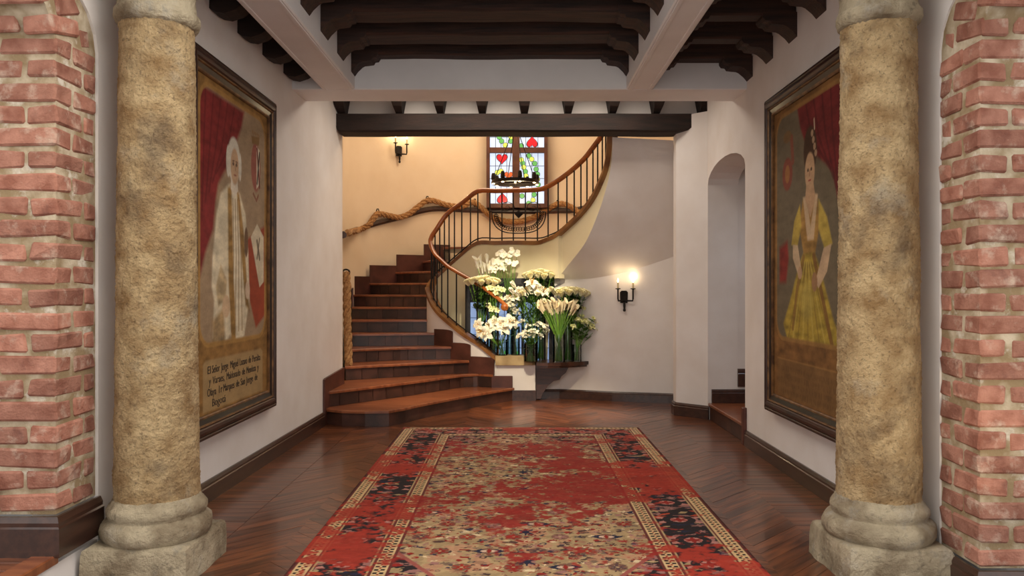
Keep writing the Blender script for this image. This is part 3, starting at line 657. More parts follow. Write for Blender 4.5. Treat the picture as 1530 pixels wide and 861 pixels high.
# ------------------------------------------------------------------ stair: pixel-read guide, (px, depth, foot of the balusters, handrail)
G = [(745,10.1,534,447),(728,10.15,519,434.5),(713,10.2,507,424),(696,10.28,496,414),(682,10.36,485,406),(669,10.44,474,398),(658,10.52,463,388),(650,10.6,451,380),(645,10.68,438,370),(643,10.74,428,361),(646,10.8,418,352),(652,10.84,409,343),
     (668,10.85,396,320),(690,10.8,377,303.5),(714,10.72,359,286),(740,10.68,358.5,285.5),(760,10.65,358,285),(785,10.6,358,284.5),(807,10.47,358,283),(820,10.34,354,278),(835,10.17,347,269),(850,10.0,334,258),(863,9.86,322,247),(875,9.73,309,235),
     (885,9.62,296,222),(894,9.52,281,210),(900,9.44,268,200),(909,9.32,245,175),(914,9.22,215,145),(915,9.14,185,115)]
GB = [P(p, b_, y) for p, y, b_, r in G]; GR = [P(p, r, y) for p, y, b_, r in G]
BASE = crom(GB, 4); RAIL = crom(GR, 4); NG = 4
SPLIT = 9*NG                     # turning point of the lower string
stair = thing('staircase', 'curved staircase with red-brown wooden treads and dark risers', 'staircase', (-1.2, 9.2, 0))
Zs = [.172*n for n in range(0, 13)]
Lf = {1:[(484.7,610),(505,612.5),(542.7,613.5),(586.6,612.6),(621,605),(668,596),(718,587),(764,579)],
      2:[(484.7,585.5),(514.5,582),(574,575),(637,567),(696,559),(735,553.5)], 3:[(516,547.5),(605,543),(703,537)], 4:[(525,522),(600,519),(676,516)]}
front = {}
for n in Lf:
    front[n] = [Vector((P(px,py,1).x*(1150*(H-Zs[n])/(py-CY)), 1150*(H-Zs[n])/(py-CY), 0)) for px, py in Lf[n]]
def str_pt(px, off=.062):         # point on the face of the lower string seen in photo column px
    for a, b_ in zip(BASE[:SPLIT], BASE[1:SPLIT+1]):
        u, w = CX+F*a.x/a.y, CX+F*b_.x/b_.y
        if w <= px <= u: d = (b_-a); d.z = 0; d.normalize(); q = a.lerp(b_, (u-px)/(u-w)); return Vector((q.x-abs(d.y)*off*.6, q.y-abs(d.x)*off-.01, 0))
front[2][-1] = Vector((-.31,10.035,0)); front[3][-1] = str_pt(702); front[4][-1] = str_pt(676); front[1][-1] = Vector((-.04,10.03,0))
ly = {5:10.32, 6:10.65, 7:10.98, 8:11.3, 9:11.6, 10:11.87, 11:12.1, 12:12.3}
lp = {5:526, 6:526, 7:526, 8:526, 9:552, 10:592, 11:633, 12:672}
ri = {5:tuple(str_pt(652))[:2], 6:(-1.215,10.72), 7:(-1.24,10.92), 8:(-1.24,11.02), 9:(-1.22,11.08), 10:(-1.18,11.12), 11:(-1.12,11.13), 12:(-1.02,11.1)}
for n in range(5, 13):
    a = Vector(((lp[n]-CX)/F*ly[n], ly[n], 0)); front[n] = [a, Vector((ri[n][0], ri[n][1], 0))]
front[13] = [Vector((-.5,12.46,0)), Vector((-.55,10.95,0))]
def resamp(pl, m):
    ds = [0]
    for a, b_ in zip(pl[:-1], pl[1:]): ds.append(ds[-1]+(b_-a).length)
    out = []
    for k in range(m):
        t = ds[-1]*k/(m-1); i = max(j for j in range(len(ds)-1) if ds[j] <= t+1e-9); f = (t-ds[i])/max(1e-9, ds[i+1]-ds[i]); out.append(pl[i].lerp(pl[i+1], min(1,f)))
    return out
for n in range(1, 13):
    fr_ = resamp(crom(front[n], 4) if len(front[n]) > 2 else front[n], 13); bk = resamp(crom(front[n+1], 4) if len(front[n+1]) > 2 else front[n+1], 13)
    z = Zs[n]; over = .028
    top = MB(); rows = []
    for a, b_ in zip(fr_, bk):
        d = (b_-a); d = d.normalized() if d.length > .01 else Vector((0,1,0)); d = Vector((d.x*.4, abs(d.y)+.01, 0)).normalized(); a2 = a-d*over; b2 = b_+d*.03
        rows.append([(a2.x, a2.y, z-.03), (a2.x, a2.y, z-.008), (a2.x+d.x*.008, a2.y+d.y*.008, z), (b2.x, b2.y, z), (b2.x, b2.y, z-.03)])
    top.strip(rows, close=True); top.f += [(4,3,2,1,0), tuple(range(60,65))]
    obj('tread', top, TREAD, stair)
    # riser as a row of tiles on a dark backing
    rb = MB(); rows = [[(a.x, a.y+.012, Zs[n-1]), (a.x, a.y+.012, z-.03), (a.x, a.y+.06, z-.03), (a.x, a.y+.06, Zs[n-1])] for a in fr_]
    rb.strip(rows, close=True); rb.f += [(3,2,1,0), tuple(range(48,52))]
    rr = obj('riser', rb, RISER, stair)
    if n > 1:
        full = resamp(fr_, 41); cnt = max(2, round((fr_[-1]-fr_[0]).length/.2))
        for k in range(cnt):
            i0 = round(40*k/cnt); i1 = round(40*(k+1)/cnt); rows = []
            for i in range(i0, i1+1):
                a = full[i]
                if i == i0: a = a.lerp(full[i+1], .12)
                if i == i1: a = a.lerp(full[i-1], .12)
                rows.append([(a.x, a.y+.02, Zs[n-1]+.003), (a.x, a.y+.002, Zs[n-1]+.003), (a.x, a.y+.002, z-.034), (a.x, a.y+.02, z-.034)])
            t = MB(); m_ = len(rows); t.strip(rows, close=True); t.f += [(3,2,1,0), tuple(range(4*m_-4, 4*m_))]; obj('riser_tile', t, RISER, rr)
# landing and hidden upper steps
lv = [front[13][0], Vector((.2,12.5,0)), Vector((.95,12.38,0)), Vector((.62,10.42,0)), Vector((.4,10.58,0)), front[13][1]]
obj('landing', MB().prism([(v.x, v.y) for v in lv], lambda u,v,d: (u,v,d), 1.9, 2.08), TREAD, stair)
up_in = [(.62,10.42),(.72,10.25),(.84,10.06),(.95,9.9),(1.04,9.75),(1.11,9.6),(1.16,9.45),(1.19,9.3),(1.2,9.15)]
up_out = [(.95,12.36),(1.45,12.1),(1.85,11.72),(2.14,11.3),(2.3,10.8),(2.4,10.4),(2.46,10.0),(2.5,9.6),(2.5,9.2)]
for k in range(6):
    z = 1.96+.172*(k+1)
    obj('tread', MB().prism([up_in[k], up_out[k], up_out[k+1], up_in[k+1]], lambda u,v,d: (u,v,d), z-.07, z), TREAD, stair)
# skirting beside the steps: scalloped boards on the string and tiles on the wall
def along(p0, p1, z0, z1, rnd, t=.02, side=1):
    d = (p1-p0); L = d.length; d.normalize(); n = Vector((d.y, -d.x, 0))*side
    pr = [(0,z0),(L,z0)]+([(L, z1-.03)]+[(L-L*.5*(1-math.cos(a)), z1-.03+.03*math.sin(a)) for a in [math.pi/2*k/4 for k in range(5)]] if rnd else [(L,z1)])+[(0,z1)]
    return MB().prism(pr, lambda u,v,w: (p0.x+d.x*u+n.x*w, p0.y+d.y*u+n.y*w, v), 0, t)
obj('skirting_board', MB().bbox(-.315, -.035, 10.03, 10.058, .165, .325, .006), SKIRT, stair)
for n in range(2, 5):
    a, b_ = front[n][-1], front[n+1][-1]; d = (a-b_).normalized()
    obj('skirting_board', along(b_+Vector((0,.0,0)), a+d*.03, Zs[n]-.01, Zs[n]+.225, True, .03, -1), SKIRT, stair)
for n in range(7, 12):
    a, b_ = front[n][0], front[n+1][0]; obj('skirting_board', along(a, b_, Zs[n], Zs[n+1]+.10, False, .02, 1), SKIRT, stair)
a, b_ = Vector((XL(8.22)+.003,8.22,0)), Vector((XL(9.05)+.003,9.05,0))
obj('skirting_board', MB().prism([(8.2,.0),(9.05,.0),(9.05,.535),(8.24,.5),(8.2,.49)], lambda u,v,w: (XL(u)+.002+w, u, v), 0, .022), SKIRT, stair)
# white strings and cream wall below the landing
def ribbon(path, ztop, zbot, th, name, m, parent, side=1):
    rows = []; n = len(path)
    for i, p in enumerate(path):
        d = Vector(path[min(i+1,n-1)])-Vector(path[max(i-1,0)]); d.z = 0; d.normalize(); nn = Vector((d.y, -d.x, 0))*side
        zt, zb = ztop(i), zbot(i); q = Vector((p[0],p[1],0))+nn*th[0]; r = Vector((p[0],p[1],0))+nn*th[1]
        rows.append([(q.x,q.y,zb),(q.x,q.y,zt),(r.x,r.y,zt),(r.x,r.y,zb)])
    mb = MB(); mb.strip(rows, close=True); mb.f += [(3,2,1,0), tuple(range(4*n-4,4*n))]
    return obj(name, mb, m, parent, True)
low = BASE[:SPLIT+1]; hi = BASE[SPLIT:]
ribbon(low, lambda i: low[i].z-.055, lambda i: 0, (-.05,.05), 'lower_string', PLASTER, stair)
iC = next(i for i, p in enumerate(hi) if p.x > .58)
hc = hi[:iC+1]
ribbon(hc, lambda i: hc[i].z-.06, lambda i: 0 if hc[i].x < .4 else 1.6, (-.05,.05), 'cream_wall', PLASTER_C, stair)
SOF_I = crom([P(836,413,10.17), P(850,395,10.0), P(863,379,9.86), P(875,362,9.73), P(885,341,9.62), P(894,318,9.52), P(900,301,9.44), P(909,268,9.32), P(914,236,9.22), P(915,205,9.14)], 5)
SOF_O = crom([P(836,418,10.26), P(860,417.5,10.2), P(885,416,10.12), P(915,411,10.02), P(945,403.5,9.95), P(985,391,9.87), P(1020,377,9.78), P(1060,345,9.6), P(1092,285,9.3), P(1100,215,9.12)], 5)
hr = hi[iC:]
NF = 40
def at(path, t):
    f = t*(len(path)-1); i = min(int(f), len(path)-2); return path[i].lerp(path[i+1], f-i)
mb = MB(); rows = []
HRX = [Vector((p.x, p.y, p.z)) for p in hr]
for i in range(NF+1):
    t = i/NF; a = at(HRX, t); b_ = at(SOF_I, t); rows.append([(a.x, a.y, a.z-.05), ((a.x+b_.x)/2, (a.y+b_.y)/2, (a.z+b_.z)/2), (b_.x, b_.y, b_.z)])
mb.strip(rows); obj('upper_string', mb, PLASTER_C, stair, True)
mb = MB(); rows = []
for i in range(NF+1):
    t = i/NF; a = at(SOF_I, t); b_ = at(SOF_O, t); rows.append([a.lerp(b_, k/6) for k in range(7)])
mb.strip(rows); obj('soffit', mb, PLASTER, stair, True)
# wood trim that carries the balusters
def trimpart(path, name, m, dz0, dz1, w):
    rows = []; n = len(path)
    for i, p in enumerate(path):
        d = path[min(i+1,n-1)]-path[max(i-1,0)]; d.z = 0; d.normalize(); nn = Vector((d.y, -d.x, 0))
        rows.append([p+nn*w+Vector((0,0,dz0)), p+nn*w+Vector((0,0,dz1)), p-nn*w+Vector((0,0,dz1)), p-nn*w+Vector((0,0,dz0))])
    mb = MB(); mb.strip(rows, close=True); mb.f += [(3,2,1,0), tuple(range(4*n-4,4*n))]; return obj(name, mb, m, stair, True)
trimpart(BASE[:SPLIT+1], 'string_trim', TRIMW, -.06, -.012, .075); trimpart(BASE[SPLIT:], 'string_trim', TRIMW, -.075, -.02, .065)
# newel pier with stone cap and baseboard
np_ = thing('newel_pier', 'low white newel pier with a stone cap at the stair foot', 'pier', (0,10.2,0))
obj('pier_body', MB().box(-.28, .262, 10.06, 10.3, 0, .47), PLASTER, np_)
obj('stone_cap', MB().prism([(-.26,10.02),(.22,10.02),(.262,10.05),(.27,10.12),(.27,10.32),(-.26,10.32)], lambda u,v,d: (u,v,d), .465, .585), CAPST, np_)
obj('pier_base', MB().box(-.04, .268, 10.045, 10.06, 0, .135), BASEW, np_)
# lower wall on the right, below the soffit
rows = []
wpath = [(p.x, p.y+.0, p.z) for p in SOF_O[:36]]
mb = MB()
for i, p in enumerate(wpath): rows.append([(p[0], p[1], 0), (p[0], p[1], p[2]+.02), (p[0]-.02, p[1]+.12, p[2]+.02), (p[0]-.02, p[1]+.12, 0)])
mb.strip(rows, close=True); mb.f += [(3,2,1,0), tuple(range(len(rows)*4-4, len(rows)*4))]
struct('wall_understair', mb, PLASTER, None, True)
mb = MB(); mb.box(.522, .60, 10.262, 10.40, .0, 1.6); struct('wall_understair_return', mb, PLASTER)
mb = MB(); mb.box(.27, .53, 10.25, 10.37, 0, .43); struct('wall_understair_low', mb, PLASTER)
baseboard('baseboard_understair', [(.27,10.249)]+[(p[0], p[1]-.001) for p in wpath[::3]], side=-1, h=.125)
# ------------------------------------------------------------------ balustrade
bal = thing('balustrade', 'curving wooden handrail on slim black iron balusters along the stair', 'balustrade', (-.22,10.1,.57))
hp = [P(751,466,10.06), P(746,462,10.05), P(748,456,10.03), P(755,455,10.03), P(758,460,10.04), P(755,450.5,10.07)]+RAIL
obj('handrail', MB().tube([P(757,458,10.06)]+[p+Vector((0,0,.0)) for p in RAIL], .034, 10, True, .8), RAILW, bal, True)
mb = MB(); c = P(754,459,10.06); mb.sphere((c.x, c.y, c.z), .052, 14, 10, (1,.8,1)); obj('handrail_volute', mb, RAILW, bal, True)
obj('bottom_rail', MB().tube([p+Vector((0,0,.02)) for p in BASE], .009, 6), IRON, bal, True)
def find(px, lo, hi_):
    best = None
    for i in range(lo, hi_):
        p0 = BASE[i]; p1 = BASE[i+1]; a = CX+F*p0.x/p0.y; b_ = CX+F*p1.x/p1.y
        if (a-px)*(b_-px) <= 0 and a != b_: return i, (px-a)/(b_-a)
    return None
pos = [(px, 0, SPLIT) for px in (744,728,713,696,682,669,660,653,648,644.5)]+[(px, SPLIT, len(BASE)-1) for px in (645,650,657,664,671,679,690,703,714,732,750,767,785,803,819,834,847,858,868,877,886,893,900,905,909)]
for k, (px, lo, hh) in enumerate(pos):
    r = find(px, lo, hh)
    if not r: continue
    i, t = r; b0 = BASE[i].lerp(BASE[i+1], t); r0 = RAIL[i].lerp(RAIL[i+1], t)
    obj('baluster', MB().tube([b0+Vector((0,0,-.015)), Vector((b0.x, b0.y, r0.z-.01))], .0095 if k else .013, 6), IRON, bal, True)
# scrolled iron basket in the landing balustrade
og = []
YB = 10.60
def Q(px, py): return P(px, py, YB)
arc = [Q(735,316), Q(735.5,326), Q(739,336), Q(746,343), Q(757,347.5), Q(775,348.5), Q(793,347), Q(804,342.5), Q(811,335), Q(814.5,326), Q(815,317)]
orn = obj('iron_basket', MB().tube(crom(arc, 5), .008, 6), IRON, bal, True)
ins = [Q(741,318), Q(742,326), Q(746,334), Q(753,339.5), Q(764,342), Q(775,342.5), Q(787,342), Q(797,339), Q(804,333), Q(808,326), Q(809,318)]
ic = crom(ins, 6)
obj('vine_stem', MB().tube(ic, .005, 5), IRON, orn, True)
mb = MB()
for i in range(2, len(ic)-1, 2):
    d = (ic[i+1]-ic[i-1]).normalized(); n = Vector((-d.z, 0, d.x))
    for s_ in (-1, 1):
        c = ic[i]+n*s_*.028+d*.018
        mb.tube([ic[i], ic[i]+n*s_*.02+d*.004, c+d*.01, c+d*.024-n*s_*.01, c+d*.016-n*s_*.016], .0055, 4)
obj('vine_leaves', mb, IRON, orn)['kind'] = 'stuff'
obj('basket_bar', MB().tube([Q(735,317), Q(815,317)], .007, 6), IRON, orn, True)
mb = MB(); c = Q(775,320); mb.sphere((c.x, c.y, c.z), .06, 4, 2, (1,.2,1)); obj('diamond', mb, IRON, orn)
for cx_ in (757, 796):
    pts = []
    for k in range(22):
        a = k*.42; r = 10.5*(1-k/24); pts.append(Q(cx_+r*math.cos(a)*1.1, 310-r*math.sin(a)*.9))
    obj('scroll', MB().tube(pts, .005, 5), IRON, orn, True)
# ------------------------------------------------------------------ stained glass window high in the tower
YW = 12.36
def wbox(px0, px1, py0, py1, d0, d1):
    a = P(px0, py1, YW); b_ = P(px1, py0, YW); return MB().bbox(a.x, b_.x, YW-d1, YW-d0, a.z, b_.z, .004)
PT = 118
w1 = struct('window_1', wbox(731, 814, PT+4, 306, -.055, -.03), WINW)
for a in ((727,732,PT,311),(813,818,PT,311),(727,818,304.5,311),(727,818,PT,PT+6),(765.5,776.5,PT,311),(727,818,221,229)):
    obj('window_frame', wbox(*a, -.08, .06 if a[2] == PT and a[3] == 311 else .05), WINW, w1)
panes = [(732,765.5,PT+6,221),(776.5,813,PT+6,221),(732,765.5,229,304.5),(776.5,813,229,304.5)]
for (a, b_, c, d) in panes:
    p = obj('pane', wbox(a, b_, c, d, -.02, -.012), GLASS_W, w1)
    for k in range(1, 4):
        x = a+(b_-a)*k/4; obj('lead_bar', wbox(x-.35, x+.35, c, d, -.012, -.004), LEAD, p)
    n = int((d-c)/19)
    for k in range(1, n+1):
        y = c+(d-c)*k/(n+1); obj('lead_bar', wbox(a, b_, y-.35, y+.35, -.012, -.004), LEAD, p)
def flat(px, py, pts, m, name='glass_piece', Y=None, parent=None, d=.012, k=1):
    Yv = Y or YW; c = P(px, py, Yv); sc = Yv/F*k
    mb = MB().prism([(u, v) for u, v in pts], lambda u,v,w: (c.x+u*sc, Yv+.004-w, c.z+v*sc), 0, d); return obj(name, mb, m, parent or w1)
heart = [(7*math.sin(t)**3*1.05, (6.6*math.cos(t)-2.6*math.cos(2*t)-1.1*math.cos(3*t)-.5*math.cos(4*t))*.92) for t in [2*math.pi*k/28 for k in range(28)]]
drop = [(u, -v*1.1) for u, v in heart]
circ = [(math.cos(2*math.pi*k/12), math.sin(2*math.pi*k/12)) for k in range(12)]
for px, py, sh, m, k in ((750,237,heart,GLASS_R,1.05),(795,213,drop,GLASS_R,1.05),(750.5,297,drop,GLASS_R,1.0),(760,262,heart,GLASS_O,.8),(750,176,heart,GLASS_R,1.05),(795,160,heart,GLASS_O,1.0)):
    flat(px, py, [(u*1.13, v*1.13) for u, v in sh], LEAD, 'lead_came', d=.010, k=k); flat(px, py, sh, m, d=.014, k=k)
rg = random.Random(3)
dots = [(746,205,'g'),(749.5,211,'g'),(755,217,'y'),(763.5,205,'y'),(766,211,'g'),(779,218,'g'),(738,273,'y'),(738,265,'y'),(743,258,'y'),(748.5,256,'y'),(790,233,'g'),(794.5,238,'y'),(799,244.5,'g'),(801,253,'g'),(803,260.5,'g'),(803,268,'y'),(804,276,'g'),
        (781,244,'g'),(782.5,250,'y'),(785,256.5,'g'),(786,263,'y'),(780,293,'g'),(798,291,'g'),(796.5,299,'y'),(790,304,'g'),(779,239,'y'),(745,198,'g'),(760,196,'g'),(785,180,'g'),(800,185,'y'),(740,150,'g'),(757,150,'y'),(788,140,'g')]
for px, py, c in dots:
    if 764 < px < 777.5: px = 763 if px < 770 else 779
    flat(px, py, circ, LEAD, 'lead_came', d=.010, k=4.0); flat(px, py, circ, GLASS_G if c == 'g' else GLASS_Y, d=.014, k=3.4)
# low leaded window behind the flowers, in the cream wall
YL = 10.42
w2o = P(697,416,YL); w2b = P(826,545,YL)
w2 = struct('window_2', MB().bbox(w2o.x, w2b.x, 10.43, 10.47, w2b.z, w2o.z, .004), FRAMEK)
def lbox(px0, px1, py0, py1, y0, y1):
    a = P(px0, py1, YL); b_ = P(px1, py0, YL); return MB().bbox(a.x, b_.x, y0, y1, a.z, b_.z, .003)
for a in ((697,703,416,545),(820,826,416,545),(697,826,416,426),(697,826,538,545),(737,741,416,545),(779,783,416,545)): obj('window_frame', lbox(*a, 10.39 if a[3]-a[2] > 60 else 10.396, 10.435), FRAMEK, w2)
for a in ((703,737),(741,779),(783,820)):
    p = obj('pane', lbox(a[0], a[1], 452, 538, 10.42, 10.43), GLASS_B, w2)
    obj('shutter_panel', lbox(a[0], a[1], 426, 452, 10.405, 10.43), FRAMEK, w2)
    for k in (1, 2): x = a[0]+(a[1]-a[0])*k/3; obj('lead_bar', lbox(x-.4, x+.4, 452, 538, 10.415, 10.421), LEAD, p)
    for y in (475, 500, 520): obj('lead_bar', lbox(a[0], a[1], y-.4, y+.4, 10.415, 10.421), LEAD, p)
for px, py, m in ((768,524,GLASS_G),(774,528,GLASS_G),(814,527,GLASS_R),(756,527,GLASS_G)): flat(px, py, circ, m, Y=10.412, parent=w2, d=.006, k=3.2)
# ------------------------------------------------------------------ ropes
def rope_mesh(path, r, turns):
    path = [Vector(p) for p in path]; L = [0]
    for a, b_ in zip(path[:-1], path[1:]): L.append(L[-1]+(b_-a).length)
    fr3 = []; prev = None
    for i, p in enumerate(path):
        t = (path[min(i+1,len(path)-1)]-path[max(i-1,0)]).normalized(); u = prev or (Vector((0,1,0)) if abs(t.y) < .9 else Vector((1,0,0)))
        a = (u-t*u.dot(t)).normalized(); prev = a; fr3.append((p, a, t.cross(a)))
    out = []
    for s_ in range(3):
        pts = [p+(a*math.cos(turns*l*2*math.pi+s_*2.094)+b_*math.sin(turns*l*2*math.pi+s_*2.094))*r*.5 for (p,a,b_), l in zip(fr3, L)]
        out.append(MB().tube(pts, r*.58, 6))
    return out
def dense(path, n): return crom(path, n)
rp = thing('rope_handrail', 'thick twisted rope draped through hooks along the curved tower wall', 'rope', WP(530,343,.06))
pth = [WP(px,py,.07) for px,py in ((511,348),(528,344),(545,337),(553,326),(560,320),(575,322),(592,325),(608,320),(624,308),(637,300),(650,301),(665,306),(688,309),(700,304),(709,303),(722,313),(735,324),(752,330),(775,331),(797,325),(815,315),(834,305),(850,307),(868,318),(885,330))]
for m in rope_mesh(dense(pth, 8), .045, 4): obj('rope_strand', m, ROPE, rp, True)
for px, py in ((560,318),(637,299),(709,303),(834,305)):
    c = WP(px, py, .06); obj('hook', MB().tube([c+Vector((math.cos(a)*.02, 0, math.sin(a)*.065)) for a in [2*math.pi*k/10 for k in range(11)]], .009, 5), IRON, rp, True)
band = [WP(px,py,.012) for px,py in ((511,351),(530,344),(560,334),(600,324),(630,315),(655,312),(690,313.5),(720,314.5),(760,315.5),(800,316),(835,315),(860,314),(885,308))]
tag(obj('wall_rail', MB().tube(dense(band, 5), .045, 8), BASEW, None, True), 'dark wooden rail curving along the tower wall behind the rope', 'rail')
r2 = thing('rope_handrail', 'short thick rope hanging from a ring at the stair foot', 'rope', (-2.1,9.62,.5))
hang = [P(517,407,9.55)+Vector((0,0,0)), P(518.5,425,9.55), P(518.5,450,9.55), P(519,480,9.55), P(520,510,9.53), P(520.5,535,9.5), P(521,546,9.5)]
for m in rope_mesh(dense(hang, 10), .05, 3.2): obj('rope_strand', m, ROPE, r2, True)
c = P(517,407,9.55); obj('ring', MB().tube([c+Vector((math.cos(a)*.045, .0, math.sin(a)*.035)) for a in [2*math.pi*k/12 for k in range(13)]], .011, 6), IRON, r2, True)
# ------------------------------------------------------------------ sconces and chandelier
def candle(parent, x, y, z, h=.075, r=.012):
    obj('candle', MB().lathe([(r,z),(r,z+h)], 8, (x,y,0)), CANDLE, parent, True, False)
    b_ = obj('bulb', MB().lathe([(.004,z+h),(.010,z+h+.012),(.011,z+h+.022),(.006,z+h+.042),(.001,z+h+.055)], 8, (x,y,0)), FLAME, parent, True, False)
def sconce(label, loc, rz, power):
    o = thing('wall_sconce', label, 'sconce', loc, rz, 'two-candle wall sconces')     # local -y points into the room
    obj('back_plate', MB().prism([(-.045,-.06),(.045,-.06),(.05,.08),(.03,.10),(-.03,.10),(-.05,.08)], lambda u,v,d: (u,-d,v), 0, .03), IRON, o, False, False)
    obj('finial', MB().lathe([(.012,-.17),(.02,-.155),(.012,-.13),(.016,-.10),(.016,-.05)], 8, (0,-.04,0)), IRON, o, True, False)
    for s_ in (-1, 1):
        a = obj('arm', MB().tube([(0,-.04,-.03),(s_*.05,-.07,-.03),(s_*.095,-.09,-.03),(s_*.1,-.09,.0),(s_*.1,-.09,.12)], .011, 6), IRON, o, True, False)
        obj('drip_pan', MB().lathe([(.012,.115),(.034,.122),(.034,.13),(.012,.13)], 12, (s_*.1,-.09,0)), IRON, o, True, False)
        candle(o, s_*.1, -.09, .13)
    for s_ in (-1, 1): point('bulb_light', (s_*.1, -.10, .29), power, WARM, .02, o)
    return o
p, n = wall_hit(595, .0); z = P(595,228,p.y).z; sconce('black iron candle sconce high on the tower wall beside the stained glass', (p.x+n.x*.005, p.y+n.y*.005, z), math.atan2(n.y, n.x)+math.pi/2, 1.5)
q = P(931.5,446,9.985); sconce('black iron candle sconce on the white wall below the stair soffit', (q.x, q.y-.005, q.z), .15, .55)
ch = thing('chandelier', 'round black iron ring chandelier hanging before the stained glass', 'chandelier', P(770,272,11.4))
c = P(770,275,11.4); R = .33
obj('ring', MB().lathe([(R-.03,0),(R+.02,0),(R+.02,.05),(R-.03,.05),(R-.03,0)], 32, (c.x,c.y,c.z), False), IRON, ch, True)
obj('cross_bar', MB().box(c.x-R, c.x+R, c.y-.015, c.y+.015, c.z+.005, c.z+.04), IRON, ch); obj('cross_bar', MB().box(c.x-.015, c.x+.015, c.y-R, c.y+R, c.z+.005, c.z+.04), IRON, ch)
for k in range(8):
    a = 2*math.pi*k/8+.2; x, y = c.x+R*math.cos(a), c.y+R*math.sin(a)
    ob = obj('lamp_cup', MB().lathe([(.022,.05),(.034,.06),(.03,.12),(.02,.15)], 10, (x,y,c.z)), IRON, ch, True)
    obj('downlight', MB().sphere((x, y, c.z-.006), .022, 8, 5, (1,1,.4)), FLAME, ch, True)
for k in range(4):
    a = math.pi/2*k+.4; obj('chain', MB().tube([(c.x+R*math.cos(a), c.y+R*math.sin(a), c.z+.05), (c.x, c.y, c.z+.9)], .006, 5), IRON, ch)
obj('chain', MB().tube([(c.x, c.y, c.z+.9), (c.x, c.y, ZT)], .008, 5), IRON, ch)
point('chandelier_light', Vector((0, 0, -.12)), 14, WARM, .15, ch)
